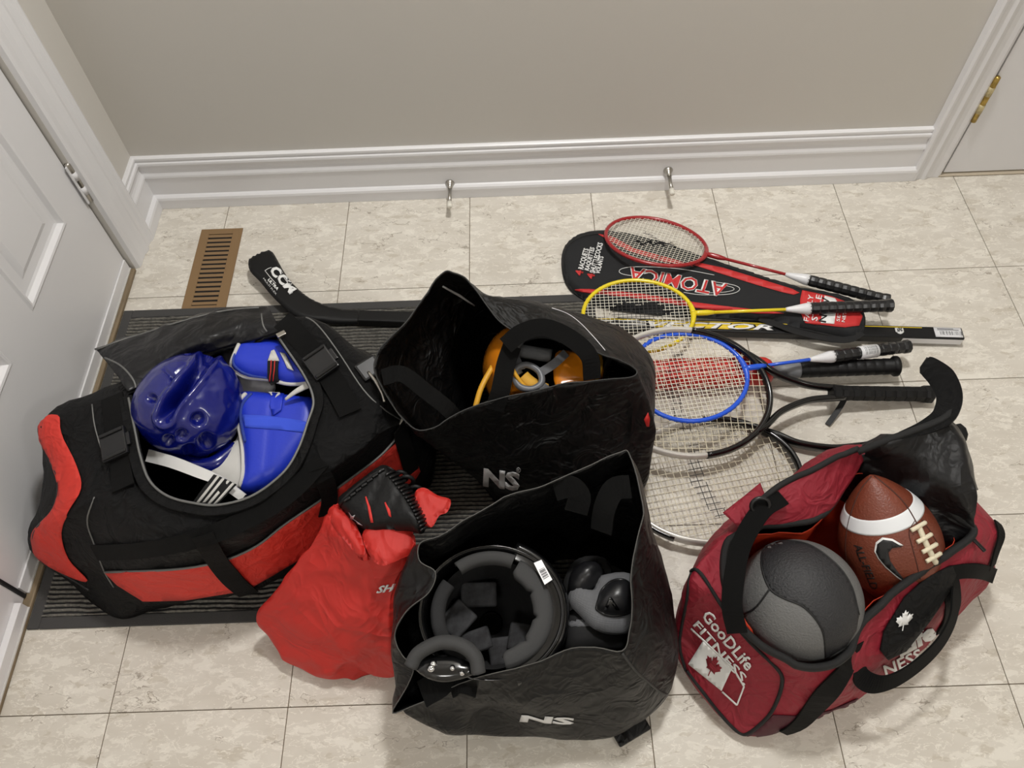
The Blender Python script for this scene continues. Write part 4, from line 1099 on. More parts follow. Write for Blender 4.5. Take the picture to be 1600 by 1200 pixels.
# ---- the far bag: rim, upper, middle, low, base for each column
A = [
 (u(648,672,.272), u(668,690,.215), u(700,715,.135), u(742,750,.060), W(.050,.370,MZ)),
 (u(702,655,.278), u(725,680,.215), u(752,722,.135), u(785,765,.060), W(.095,.362,MZ)),
 (u(762,630,.288), u(790,672,.215), u(815,725,.135), u(840,772,.060), W(.150,.358,MZ)),
 (u(860,604,.300), u(880,660,.215), u(890,722,.135), u(905,775,.060), W(.220,.360,MZ)),
 (u(940,594,.300), u(960,650,.215), u(965,715,.135), u(970,770,.060), W(.290,.368,MZ)),
 (u(991,587,.292), u(1012,645,.215), u(1018,705,.130), u(1008,757,.055), W(.300,.390,MZ)),
 (u(986,570,.300), u(1010,610,.240), u(1019,660,.160), W(.310,.470,.105), W(.262,.455,MZ)),
 (u(930,548,.330), u(985,568,.270), W(.365,.555,.170), W(.305,.575,.110), W(.255,.56,MZ)),
 (u(872,516,.345), u(938,526,.290), W(.315,.640,.175), W(.275,.655,.105), W(.24,.635,MZ)),
 (u(815,520,.350), u(880,492,.305), W(.245,.670,.180), W(.225,.680,.090), W(.20,.655,MZ)),
 (u(786,508,.355), u(822,470,.325), W(.165,.680,.180), W(.170,.685,.060), W(.17,.66,MZ)),
 (u(760,480,.368), u(765,462,.345), W(.085,.685,.190), W(.100,.685,.060), W(.10,.66,MZ)),
 (u(737,446,.385), W(.035,.655,.300), W(.035,.680,.190), W(.055,.680,.060), W(.055,.65,MZ)),
 (u(710,428,.392), W(.0,.655,.300), W(.015,.660,.190), W(.035,.660,.060), W(.035,.63,MZ)),
 (u(688,431,.392), W(-.035,.640,.300), W(.0,.635,.190), W(.025,.620,.060), W(.03,.59,MZ)),
 (u(636,500,.375), W(-.080,.560,.290), W(-.030,.570,.190), W(.015,.560,.060), W(.03,.54,MZ)),
 (u(588,562,.350), W(-.105,.490,.270), W(-.045,.500,.180), W(.010,.490,.060), W(.03,.47,MZ)),
 (u(603,616,.312), u(632,640,.245), W(-.035,.435,.160), W(.015,.425,.060), W(.035,.415,MZ)),
]
BA = thing('shopping_bag', (.2, .51, MZ), 'open black shopping bag holding an orange helmet, behind the other black bag', 'shopping bag', 'black shopping bags')
an = Net([[c[k] for c in A] for k in (4, 3, 2, 1, 0)], True, 7, 9, wr=0.0055, wscale=9, cap=True, seed=7.7)
an.build('body', POLY, BA, 0.0015)
AV = an.bvh
ra = cr([c[0] for c in A], 7, True)
obj('rim_seam', *tube(an.G[-1] + W(0, 0, .0005), 0.0012, 6, True), mat('dark_seam', (46, 46, 45), 0.6), BA)
decal('torn_seam_thread', [[(690, 447), (692, 445), (718, 459), (742, 476), (740, 478), (716, 462)]], AV, mat('white_thread', (206, 206, 204), 0.6), BA, off=0.002, step=20)
lt = textfit('lettering', 'NS', (755, 757), (812, 765), (1, -27), AV, LET, BA, bold=0.05, off=0.0016)
textfit('lettering', 'R', (808, 737), (812, 737), (0, -5), AV, LET, BA, bold=0.0, off=0.0016)
cord('registered_ring', [(810, 730), (814, 734), (810, 739), (806, 734)], AV, 0.0004, LET, BA, off=0.001, closed=True, n=3)
cord('print_edge', [(862, 482), (885, 490), (905, 504), (928, 528), (945, 548)], AV, 0.0008, LET, BA, off=0.001)
decal('red_print', [[(1006, 655), (1012, 644), (1015, 654), (1014, 666), (1010, 666)]], AV, mat('red_print', (196, 44, 40), 0.5), BA, off=0.0012)
def handle(parent, pts, wdt=0.03, nrm=(0, 0, 1), n=6):
    Q = cr(pts, n); 
    return obj('handle', *ribbon(Q, np.tile(np.asarray(nrm, float), (len(Q), 1)), wdt, 0.0025), WEB, parent, smooth=False)
handle(BA, [u(598,590,.330), u(628,585,.335), u(665,612,.310), u(700,640,.280), u(722,668,.230)], 0.028, (.3, -.3, .9))
handle(BA, [u(800,540,.330), u(790,570,.320), u(782,610,.300), u(772,640,.270)], 0.032, (.2, -.6, .8))
handle(BA, [u(790,540,.345), u(815,520,.360), u(850,512,.364), u(890,528,.352), u(920,556,.330), u(925,592,.295)], 0.030, (.1, -.5, .85))

# ---- orange helmet lying in it, opening upwards
ORG = mat('orange_gloss_shell', (206, 122, 22), 0.25, coat=0.5)
GRYP = mat('grey_padding', (96, 97, 98), 0.75, bump=0.4, bscale=300)
HL = thing('helmet', u(835, 600, .12), 'orange helmet with grey padding and yellow trim inside the shopping bag', 'helmet')
Ch = W(.150, .530, .210)
nn = unit(np.array([0.30, -0.22, 0.92])); hx = unit(np.array([1, 0.1, 0]) - nn * (np.array([1, .1, 0]) @ nn)); hy = np.cross(nn, hx)
def bowl_rows(C, hx, hy, n, prof, seg=48, warp=None):
    out = []
    for (ra_, rb_, h) in prof:
        out.append([C + hx * ra_ * math.cos(t) + hy * rb_ * math.sin(t) + n * (h + (warp(t) if warp else 0)) for t in np.linspace(0, 2 * PI, seg, endpoint=False)])
    return out
wp = lambda t: 0.014 * math.cos(2 * t) + 0.012 * math.cos(t + 2.4)
hs = Net(bowl_rows(Ch, hx, hy, nn, [(.02, .02, -.13), (.07, .066, -.115), (.102, .092, -.06), (.112, .099, -.01), (.108, .094, .03), (.090, .078, .06)], 28, wp), True, 2, 5)
ho = hs.build('shell', ORG, HL, 0.004)
obj('rim_trim', *tube(hs.G[-1], 0.0035, 8, True), mat('yellow_trim', (214, 158, 40), 0.5), HL)
for (t0, t1, rr, hh, mt, nm) in ((2.3, 3.6, .078, .012, GRYP, 'liner_pad'), (3.7, 4.4, .074, .020, mat('yellow_foam', (206, 156, 52), 0.7), 'liner_pad'), (-0.5, 0.6, .078, .010, GRYP, 'liner_pad'), (1.0, 2.1, .080, .0, GRYP, 'liner_pad')):
    tt = np.linspace(t0, t1, 12)
    obj(nm, *tube([Ch + hx * rr * math.cos(t) + hy * (rr - .010) * math.sin(t) + nn * (hh + .03) for t in tt], 0.017, 10, flat=1.6, up=nn), mt, HL)
obj('inner_liner', *[(lambda N_: (N_.V, N_.F))(Net(bowl_rows(Ch, hx, hy, nn, [(.02, .02, -.115), (.06, .055, -.10), (.092, .080, -.05), (.098, .084, .01), (.084, .072, .055)], 20, wp), True, 2, 4))][0], mat('black_liner', (30, 30, 31), 0.9), HL)
GCUP = mat('grey_plastic_cup', (96, 98, 102), 0.4); GWEB = mat('grey_webbing', (88, 89, 92), 0.8)
obj('chin_cup', *tube(cr([u(804, 580, .288), u(822, 570, .290), u(842, 580, .288), u(846, 598, .284), u(830, 608, .282), u(810, 602, .284)], 6, True), 0.006, 8, True), GCUP, HL)
for pts in ([(800, 545, .285), (806, 562, .288), (814, 578, .288)], [(884, 552, .285), (864, 570, .288), (842, 584, .288)], [(842, 600, .284), (856, 612, .275), (862, 625, .262)], [(792, 560, .284), (790, 590, .282), (784, 625, .272)]):
    Q = cr([u(*q) for q in pts], 6)
    obj('chin_strap', *ribbon(Q, np.tile(nn, (len(Q), 1)), 0.015, 0.003), GWEB, HL, smooth=False)
for pts, mt, rr in (([(800, 556, .280), (794, 590, .279), (784, 626, .270)], MATS['yellow_foam'], .010), ([(770, 572, .276), (752, 606, .272), (742, 640, .258)], MATS['yellow_trim'], .005), ([(812, 548, .268), (836, 552, .268), (862, 556, .268)], GRYP, .013)):
    Q = cr([u(*q) for q in pts], 6)
    obj('liner_pad', *tube(Q, rr, 10, flat=0.8), mt, HL)
OB = hs.bvh
pad('ear_piece', [u(x, y, .272) for x, y in [(868, 552), (900, 550), (930, 562), (926, 596), (895, 602), (868, 604)]], 0.004, 0.01, ORG, HL, step=0.008)
for cx_, cy_, k in ((748, 548, 5), (757, 588, 6)):
    if hit(OB, cx_, cy_)[0] is not None:
        decal('red_flash', [[(cx_ - k * .6, cy_ + k), (cx_ + k * .5, cy_ - k), (cx_ + k * .6, cy_ + k * .2), (cx_ - k * .3, cy_ + k * 1.6)]], OB, mat('dark_red_print', (140, 30, 30), 0.4), ho, off=0.0012, step=20)

# ---- the near bag
B_ = [
 (u(613,1115,.165), u(618,1100,.135), W(-.075,-.045,.090), W(-.045,-.035,.040), W(-.02,-.025,.002)),
 (u(682,1087,.190), u(690,1108,.130), W(-.010,-.064,.085), W(.005,-.058,.040), W(.02,-.045,.002)),
 (u(752,1057,.215), u(765,1098,.160), u(762,1113,.090), W(.065,-.062,.040), W(.07,-.05,.002)),
 (u(832,1038,.235), u(840,1090,.175), u(842,1131,.095), W(.125,-.068,.040), W(.13,-.055,.002)),
 (u(905,1012,.255), u(915,1075,.180), u(915,1137,.080), W(.195,-.070,.035), W(.19,-.058,.002)),
 (u(972,1018,.260), u(990,1072,.180), u(985,1130,.070), W(.255,-.062,.030), W(.26,-.052,.002)),
 (u(985,985,.270), u(1022,1045,.180), u(1044,1085,.060), W(.325,.0,.030), W(.31,-.005,.002)),
 (u(988,950,.282), u(1030,1000,.210), u(1059,1010,.110), W(.335,.055,.035), W(.325,.06,.002)),
 (u(986,900,.300), u(1024,930,.235), u(1052,950,.140), W(.335,.105,.050), W(.325,.11,.002)),
 (u(1000,835,.318), u(1022,865,.250), u(1038,890,.170), W(.330,.160,.060), W(.32,.16,.002)),
 (u(1003,785,.332), u(1012,800,.270), W(.320,.215,.170), W(.315,.215,.060), W(.30,.205,.002)),
 (u(984,712,.350), u(992,735,.290), W(.290,.255,.170), W(.280,.250,.060), W(.27,.23,.002)),
 (u(966,708,.355), W(.245,.268,.290), W(.240,.265,.170), W(.230,.260,.060), W(.23,.24,.002)),
 (u(902,734,.346), W(.180,.252,.290), W(.180,.262,.170), W(.170,.260,.060), W(.17,.24,.002)),
 (u(850,758,.340), W(.125,.235,.290), W(.120,.255,.170), W(.120,.255,.060), W(.12,.235,.002)),
 (u(797,773,.335), W(.075,.220,.280), W(.070,.245,.170), W(.070,.245,.060), W(.07,.225,.002)),
 (u(741,805,.325), W(.020,.195,.270), W(.020,.220,.170), W(.025,.225,.060), W(.03,.205,.002)),
 (u(690,834,.316), W(-.025,.165,.260), W(-.020,.190,.170), W(-.010,.195,.060), W(.0,.175,.002)),
 (u(656,848,.310), u(650,858,.270), W(-.060,.150,.170), W(-.035,.150,.060), W(-.02,.14,.002)),
 (u(655,876,.302), u(628,890,.260), W(-.085,.115,.170), W(-.045,.115,.060), W(-.03,.11,.002)),
 (u(680,894,.300), u(618,920,.250), W(-.090,.085,.160), W(-.050,.085,.060), W(-.03,.085,.002)),
 (u(670,926,.290), u(614,950,.235), W(-.090,.060,.150), W(-.050,.060,.060), W(-.03,.06,.002)),
 (u(634,957,.272), u(611,985,.220), W(-.090,.035,.140), W(-.050,.035,.060), W(-.03,.035,.002)),
 (u(616,988,.250), u(613,1015,.200), W(-.085,.015,.130), W(-.050,.015,.055), W(-.03,.015,.002)),
 (u(628,1022,.228), u(616,1045,.185), W(-.082,-.005,.120), W(-.050,-.005,.050), W(-.03,-.002,.002)),
 (u(646,1050,.212), u(618,1072,.170), W(-.080,-.022,.105), W(-.050,-.02,.045), W(-.03,-.015,.002)),
]
BB_ = thing('shopping_bag', (.13, .08, 0), 'open black shopping bag in front holding a black helmet and pads', 'shopping bag', 'black shopping bags')
bn = Net([[c[k] for c in B_] for k in (4, 3, 2, 1, 0)], True, 6, 9, wr=0.0045, wscale=9, cap=True, seed=2.2)
bn.build('body', POLY, BB_, 0.0015)
BV = bn.bvh
obj('rim_seam', *tube(bn.G[-1] + W(0, 0, .0005), 0.0008, 6, True), SEAM, BB_)
textfit('lettering', 'NS', (812, 1126), (896, 1131), (3, -10), BV, LET, BB_, bold=0.05, off=0.0012)
cord('side_seam', [(972, 1020), (990, 1045), (1012, 1065), (1030, 1080), (1040, 1084)], BV, 0.0022, mat('dark_seam', (46, 46, 45), 0.6), BB_, off=0.001)
obj('corner_flap', *bbox(-.03, .03, -.012, .012, 0.001, .012, .003, 2, frame(W(.272, -.056, 0), (.9, .45, 0))), POLY, BB_, smooth=False)
handle(BB_, [u(866,765,.325), u(890,760,.330), u(905,775,.322), u(900,800,.300)], 0.035, (-.2, -.7, .7))
handle(BB_, [u(985,760,.335), u(960,765,.330), u(945,795,.310), u(940,830,.280)], 0.035, (-.5, -.5, .7))
handle(BB_, [u(660,1085,.185), u(690,1065,.200), u(700,1035,.190), u(690,1020,.160)], 0.040, (.3, .1, .95))
handle(BB_, [u(745,1075,.190), u(720,1068,.200), u(705,1075,.190)], 0.030, (.3, .1, .95))

# ---- black helmet lying upside down in the near bag
HK = thing('helmet', u(765, 960, .05), 'upturned black helmet with grey foam lining and barcode sticker', 'helmet')
BSH = mat('black_gloss_shell', (14, 14, 15), 0.18, coat=0.6)
FOAM = mat('grey_foam', (62, 62, 62), 0.85, bump=0.3, bscale=400)
Ck = u(768, 958, .200); nk = unit(np.array([0.05, -0.18, 1.0])); kx = unit(np.array([1, 0, 0]) - nk * nk[0]); ky = np.cross(nk, kx)
ks = Net(bowl_rows(Ck, kx, ky, nk, [(.02, .02, -.150), (.07, .07, -.13), (.096, .092, -.07), (.102, .094, -.01), (.108, .097, .02), (.1095, .0985, .023)], 24), True, 3, 5)
ko = ks.build('shell', BSH, HK, 0.004)
lin_ = Net(bowl_rows(Ck, kx, ky, nk, [(.02, .02, -.135), (.06, .06, -.115), (.080, .077, -.05), (.086, .082, .0)], 24), True, 3, 4)
obj('inner_liner', lin_.V, lin_.F, mat('black_lining_cloth', (26, 26, 27), 0.9, weave=0.6, bscale=300), HK)
def foam_band(t0, t1, r0, r1, h0, h1, nm='foam_band', notch=0, material=None):
    tt = np.linspace(t0, t1, 40); rows_ = []
    for (f, hh) in ((0, h0 - .02), (0, h0), (0.5, (h0 + h1) / 2 + .004), (1, h1), (1, h1 - .02)):
        row = []
        for t in tt:
            rr = r0 + (r1 - r0) * f
            if notch and f == 0: rr += 0.006 * max(0, math.cos((t - t0) / (t1 - t0) * 2 * PI * notch)) ** 6
            row.append(Ck + kx * rr * math.cos(t) + ky * rr * 0.94 * math.sin(t) + nk * hh)
        rows_.append(row)
    q = Net(rows_, False, 1, 3)
    return q.build(nm, material or FOAM, HK, 0.003)
foam_band(-1.35, 1.05, .066, .092, .022, .020, notch=4)
foam_band(1.15, 2.2, .078, .094, .026, .03)
foam_band(2.5, 4.2, .074, .092, .0, .004, material=mat('dark_foam', (42, 42, 43), 0.9))
for (a_, b_2, sx, sy, rz, lift_) in ((-.03, -.035, .030, .018, .3, -.086), (.015, -.05, .020, .022, .1, -.088), (.045, -.03, .018, .022, -.2, -.078), (-.055, .0, .026, .022, .8, -.076), (-.02, .04, .030, .02, .0, -.084)):
    cpt = Ck + kx * a_ + ky * b_2 + nk * lift_
    obj('liner_pad', *bbox(-sx, sx, -sy, sy, -.006, .008, .005, 3, frame(cpt, kx * math.cos(rz) + ky * math.sin(rz), nk)), mat('patterned_pad', (48, 48, 50), 0.8, var=0.6, vscale=70), HK, smooth=False)
KB = ks.bvh
# sticker on the flared lip
e0 = [u(834, 880, .238), u(846, 875, .238), u(863, 906, .236), u(851, 914, .236)]
stk = obj('barcode_sticker', [tuple(p + W(0, 0, .0005)) for p in e0] + [tuple(p + W(0, 0, .0011)) for p in e0], [(4, 5, 6, 7), (3, 2, 1, 0), (0, 1, 5, 4), (1, 2, 6, 5), (2, 3, 7, 6), (3, 0, 4, 7)], WPL, HK, smooth=False)
for k in range(9):
    f0 = 0.36 + k * 0.052; f1 = f0 + random.choice((0.016, 0.026, 0.034))
    A0, B0, C0_, D0 = e0
    def bl(s_, t_): return A0 * (1 - s_) * (1 - t_) + B0 * s_ * (1 - t_) + C0_ * s_ * t_ + D0 * (1 - s_) * t_ + W(0, 0, .0015)
    obj('barcode_bar', [bl(.15, f0), bl(.85, f0), bl(.85, f1), bl(.15, f1)], [(0, 1, 2, 3)], text_dark, stk, smooth=False)
# wide glossy lip (peak) under the sticker side
tt = np.linspace(-1.25, 1.2, 40)
q = Net([[Ck + kx * r_ * math.cos(t) + ky * r_ * 0.95 * math.sin(t) + nk * h_ for t in tt] for r_, h_ in ((.088, .016), (.10, .020), (.113, .022), (.118, .014))], False, 1, 3)
q.build('peak', BSH, HK, 0.004)
# ear guard with chrome snaps
EG = thing('ear_guard', u(700, 1035, .12), 'curved black ear guard with foam edge and chrome snaps in the near shopping bag', 'ear guard')
pl = pad('plate', [u(x, y, .222) for x, y in [(648, 1040), (672, 1026), (705, 1024), (735, 1036), (744, 1050), (725, 1060), (692, 1066), (662, 1057)]], 0.006, 0.008, BSH, EG, step=0.01)
tt = cr([u(642, 1042, .222), u(655, 1020, .228), (u(688, 1004, .232)), u(720, 1008, .232), u(742, 1026, .230), u(748, 1052, .222)], 6)
obj('foam_edge', *tube(tt, 0.011, 10, flat=1.5, up=np.array([0, -.3, 1])), FOAM, EG)
CHR = mat('chrome', (220, 220, 222), 0.08, 1.0)
for x, y, r_ in ((677, 1037, .0055), (674, 1044, .006), (707, 1044, .0045), (722, 1052, .004)):
    p = hit(bvh_of(pl), x, y)[0]
    obj('snap', *lathe([(0, r_), (.002, r_), (.004, r_ * .6), (.005, r_ * .2)], 12, frame(p, (0, 0, 1), (1, 0, 0))), CHR, EG)
# ---- knee and elbow pads
KM = mat('grey_mesh_fabric', (118, 119, 122), 0.85, weave=0.6, bscale=260, bdist=0.0015)
KC = mat('black_rubber_cap', (28, 28, 30), 0.35)
KP = thing('knee_pad', u(935, 940, .1), 'grey mesh knee pad with moulded black cap in the near shopping bag', 'knee pad')
pad('sleeve', [u(x, y, .205 - .0002 * abs(x - 940)) for x, y in [(886, 938), (900, 914), (926, 922), (938, 900), (984, 896), (995, 935), (991, 982), (962, 992), (930, 984), (904, 960)]], 0.020, 0.02, KM, KP, step=0.008)
cp = pad('cap', [u(x, y, .222) for x, y in [(932, 950), (938, 925), (955, 908), (980, 908), (990, 930), (988, 955), (965, 962), (945, 960)]], 0.020, 0.018, KC, KP, step=0.007, dome=0.008)
CPB = bvh_of(cp)
decal('raised_chevron', [[(944, 952), (952, 934), (956, 934), (968, 952), (962, 952), (954, 941), (949, 952)]], CPB, BSH, cp, off=0.001, thick=0.002)
cord('cap_edge', [(932, 950), (938, 925), (955, 908), (980, 908), (990, 930), (988, 955), (965, 962), (945, 960)], CPB, 0.0025, BPL, cp, closed=True)
EP = thing('elbow_pad', u(920, 900, .1), 'smooth round black pad cap above the grey mesh pad', 'elbow pad')
pad('cap', [u(x, y, .190) for x, y in [(888, 925), (892, 895), (910, 880), (935, 880), (945, 900), (930, 925), (905, 935)]], 0.030, 0.028, KC, EP, step=0.008, dome=0.012)
pad('sleeve', [u(x, y, .165) for x, y in [(880, 930), (885, 895), (905, 872), (945, 872), (955, 900), (940, 940), (905, 950)]], 0.014, 0.014, mat('black_neoprene', (24, 24, 25), 0.85), EP, step=0.01)
KP2 = thing('knee_pad', u(925, 990, .1), 'dark knee pad sleeve lying under the grey mesh pad', 'knee pad')
pad('sleeve', [u(x, y, .165) for x, y in [(880, 975), (900, 950), (950, 965), (985, 985), (975, 1015), (930, 1020), (885, 1020)]], 0.025, 0.025, MATS['black_neoprene'], KP2, step=0.01)
pad('mesh_panel', [u(x, y, .185) for x, y in [(888, 975), (905, 965), (925, 972), (932, 985), (905, 985)]], 0.008, 0.008, KM, KP2, step=0.01)

# ================================================================== RED DRAWSTRING SACK AND MITT
RSK = mat('red_sack_nylon', (190, 38, 30), 0.52, weave=0.25, bscale=800, bdist=0.0003, var=0.05, vscale=12, crease=0.012, cscale=5)
S_ = [
 (u(522,797,.262), u(480,856,.215), u(434,918,.140), u(408,962,.070), W(-.30,.15,.003)),
 (u(545,840,.256), u(498,895,.195), u(437,955,.118), u(420,1000,.045), W(-.285,.10,.003)),
 (u(572,866,.250), u(540,925,.185), u(482,988,.108), u(448,1038,.030), W(-.25,.065,.003)),
 (u(598,872,.250), u(578,938,.180), u(540,1010,.102), u(508,1056,.028), W(-.205,.048,.003)),
 (u(630,862,.255), u(602,940,.180), u(588,1018,.098), u(545,1038,.038), W(-.165,.05,.003)),
 (u(648,840,.260), u(613,930,.190), u(614,1012,.105), u(617,1057,.040), W(-.125,.055,.003)),
 (u(644,800,.266), W(-.088,.160,.200), W(-.095,.120,.130), W(-.105,.100,.050), W(-.12,.10,.003)),
 (u(602,780,.272), W(-.135,.225,.205), W(-.140,.215,.130), W(-.150,.210,.050), W(-.165,.19,.003)),
 (u(552,778,.270), W(-.200,.225,.215), W(-.225,.225,.140), W(-.245,.210,.060), W(-.24,.19,.003)),
]
SK = thing('drawstring_sack', (-.2, .13, 0), 'bright red nylon sack slumped against the near black bag', 'sack')
sn = Net([[c[k] for c in S_] for k in (4, 3, 2, 1, 0)], True, 12, 10, wr=0.010, wscale=9, cap=True, seed=11.3)
sn.build('body', RSK, SK, 0.0012)
SV = sn.bvh
textfit('lettering', 'SH', (588, 926), (617, 922), (1, -11), SV, LET, SK, bold=0.04, shear=0.35, off=0.0015)
# gathered mouth: folds of cloth standing up round the mitt
for poly, zz in (([(566, 836), (584, 815), (604, 804), (624, 812), (648, 838), (645, 862), (622, 876), (598, 884), (580, 872)], .262), ([(512, 800), (526, 789), (548, 808), (562, 832), (572, 862), (560, 868), (536, 842), (520, 822)], .258), ([(548, 838), (562, 832), (574, 850), (578, 874), (560, 872)], .246)):
    pad('gathered_fold', [u(x, y, zz) for x, y in poly], 0.009, 0.014, RSK, SK, step=0.006, dome=0.004, fn=lambda x, y, h: h + 0.0025 * noise.noise(Vector((x * 70, y * 70, 1))))
pad('loose_cloth', [u(x, y, .285) for x, y in [(648, 772), (662, 762), (684, 774), (704, 781), (699, 800), (686, 806), (674, 824), (655, 812)]], 0.006, 0.01, RSK, SK, step=0.006, fn=lambda x, y, h: h + 0.003 * noise.noise(Vector((x * 90, y * 90, 5))))

MLE = mat('black_mitt_leather', (10, 10, 11), 0.5, spec=0.3, bump=0.5, bscale=160, bdist=0.001)
MT = thing('baseball_mitt', u(600, 790, .2), 'black leather baseball mitt with red stitching sticking out of the red sack', 'baseball mitt')
mp_ = [(530, 788), (548, 768), (575, 747), (598, 731), (612, 731), (624, 744), (640, 765), (655, 790), (667, 815), (660, 834), (640, 830), (610, 830), (580, 832), (552, 815)]
def mz(x, y): return .268 + .0002 * (x - 600)
def mgroove(x, y, h):
    return h - 0.004 * math.exp(-((x + 0.012 - 0.35 * y) / 0.0035) ** 2) - 0.004 * math.exp(-((x - 0.026 - 0.3 * y) / 0.0035) ** 2)
mo = pad('back_leather', [u(x, y, mz(x, y)) for x, y in mp_], 0.028, 0.022, MLE, MT, step=0.006, fn=mgroove)
MV = bvh_of(mo)
cord('edge_welt', [(532, 787), (550, 768), (576, 748), (599, 733)], MV, 0.0035, MLE, mo, off=0.001)
for k in range(7):
    t = k / 6; x = 540 + 52 * t; y = 783 - 44 * t
    cord('lace', [(x, y), (x + 4, y - 3), (x + 8, y - 5)], MV, 0.0026, BPL, mo, off=0.002)
for k in range(17):      # laced web along the finger edge
    t = k / 16; x = 612 + 52 * t + 6 * math.sin(t * 3); y = 740 + 84 * t
    cord('lace', [(x - 8, y + 3), (x, y - 1), (x + 7, y - 4)], MV, 0.0024, BPL, mo, off=0.0025)
for (x, y) in ((626, 745), (636, 752), (650, 768), (655, 778)):
    c = u(x, y, .268); tt = np.linspace(0, 2 * PI, 20, endpoint=False)
    obj('finger_loop', *tube([c + np.array([.010 * math.cos(t), .004 * math.sin(t), .010 * math.sin(t)]) for t in tt], 0.0035, 8, True), MLE, mo)
decal('red_stitch', [[(571, 777), (573, 776), (581, 800), (584, 816), (580, 816), (576, 800)]], MV, mat('red_thread', (206, 50, 44), 0.7), mo, off=0.0015)
decal('red_stitch', [[(601, 786), (603, 785), (609, 797), (612, 808), (608, 806)]], MV, MATS['red_thread'], mo, off=0.0015)
decal('silver_emblem', [[(546, 800), (551, 806), (556, 804), (553, 810), (567, 820), (553, 816), (549, 812), (546, 811), (549, 807)]], MV, mat('silver_foil', (190, 190, 194), 0.3, 0.6), mo, off=0.0015)

# ================================================================== MAROON DUFFEL WITH BALLS
MAR = mat('maroon_nylon', (142, 24, 42), 0.58, weave=0.35, bscale=700, bdist=0.0004, var=0.07, vscale=10, crease=0.010, cscale=9)
MARD = mat('dark_maroon_base', (74, 20, 34), 0.6, weave=0.35, bscale=700, bdist=0.0004)
ORL = mat('orange_red_lining', (206, 62, 30), 0.5, bump=0.3, bscale=90, bdist=0.001)
G_ = [  # rim, shoulder, mid, low, base
 (u(1165,985,.208), u(1213,1044,.165), u(1216,1096,.100), u(1178,1150,.026), W(.470,-.060,.002)),
 (u(1215,1025,.203), u(1252,1076,.150), u(1247,1112,.085), u(1236,1140,.030), W(.520,-.050,.002)),
 (u(1270,1043,.200), u(1302,1086,.142), u(1312,1098,.072), u(1292,1116,.026), W(.585,-.018,.002)),
 (u(1322,1022,.200), u(1352,1052,.140), u(1372,1062,.070), u(1345,1086,.025), W(.650,.020,.002)),
 (u(1352,970,.205), u(1404,1004,.150), u(1430,1012,.080), u(1405,1048,.025), W(.715,.062,.002)),
 (u(1422,905,.212), u(1476,930,.168), u(1508,938,.090), u(1500,955,.030), W(.790,.115,.002)),
 (u(1518,838,.218), u(1548,862,.170), u(1555,885,.090), u(1545,905,.030), W(.848,.165,.002)),
 (u(1496,808,.225), u(1561,824,.168), W(.902,.215,.095), W(.892,.220,.035), W(.865,.235,.002)),
 (u(1450,772,.235), W(.840,.300,.175), W(.868,.320,.100), W(.865,.325,.035), W(.835,.315,.002)),
 (u(1395,732,.245), W(.770,.350,.190), W(.790,.385,.110), W(.790,.390,.035), W(.765,.370,.002)),
 (u(1344,718,.250), W(.675,.355,.200), W(.685,.395,.120), W(.685,.400,.035), W(.670,.380,.002)),
 (u(1300,786,.236), W(.600,.305,.200), W(.600,.350,.120), W(.600,.355,.035), W(.590,.335,.002)),
 (u(1264,815,.231), W(.520,.255,.200), W(.520,.295,.120), W(.520,.300,.035), W(.515,.280,.002)),
 (u(1190,822,.230), u(1150,815,.210), W(.430,.230,.125), W(.430,.235,.040), W(.435,.215,.002)),
 (u(1140,842,.230), u(1082,893,.220), u(1058,950,.120), u(1052,985,.060), W(.375,.110,.002)),
 (u(1130,900,.224), u(1126,946,.204), u(1092,1000,.105), u(1068,1044,.035), W(.385,.045,.002)),
 (u(1146,950,.214), u(1172,1000,.184), u(1150,1062,.095), u(1118,1108,.028), W(.425,-.025,.002)),
]
GD = thing('duffel_bag', (.62, .14, 0), 'open maroon duffel with white printed flag holding a basketball and football', 'duffel bag')
gn = Net([[c[k] for c in G_] for k in (4, 3, 2, 1, 0)], True, 8, 9, wr=0.0055, wscale=10, cap=True, seed=5.1)
gn.build('body', MAR, GD, 0.003)
GV = gn.bvh
rimp = np.array([c[0] for c in G_]); cen = rimp.mean(0)
def inset(f, z): return [W(*(cen + (p - cen) * f)[:2], z + (p[2] - cen[2]) * (1 if f > .9 else 0)) for p in rimp]
ln = Net([[p + (cen - p) * np.array([.10, .10, 0]) - W(0, 0, .022) for p in rimp], inset(.95, .17), inset(.92, .10), inset(.75, .05), inset(.05, .045)], True, 6, 5, wr=0.006, wscale=12, seed=8.0)
ln.build('lining', ORL, GD, 0.001)
rg = gn.G[-1]
obj('rim_tape', *tube(rg + W(0, 0, .001), 0.0062, 8, True, flat=1.2), BLKN, GD)
# end panel: piping, lettering and flag
cord('end_piping', [(1079, 893), (1094, 894), (1134, 956), (1172, 1003), (1214, 1043), (1223, 1064), (1212, 1100), (1196, 1124), (1168, 1146), (1152, 1142), (1120, 1108), (1074, 1048)], GV, 0.0032, BLKN, GD, off=0.001)
cord('end_piping', [(1078, 893), (1074, 935), (1066, 975), (1062, 1010), (1072, 1048)], GV, 0.0028, BLKN, GD, off=0.0005)
decal('base_panel', [[(1166, 1150), (1196, 1128), (1208, 1116), (1260, 1118), (1300, 1108), (1340, 1090), (1330, 1102), (1270, 1128), (1216, 1152), (1180, 1164)]], GV, MARD, GD, off=0.0015, step=8, thick=0.001)
textfit('lettering', 'GooDLife', (1096, 962), (1168, 1048), (13, -11), GV, CWHT, GD, bold=0.022, off=0.0016, step=7)
textfit('lettering', 'FITNESS.', (1083, 976), (1164, 1070), (9, -8), GV, CWHT, GD, bold=0.02, off=0.0016, step=7)
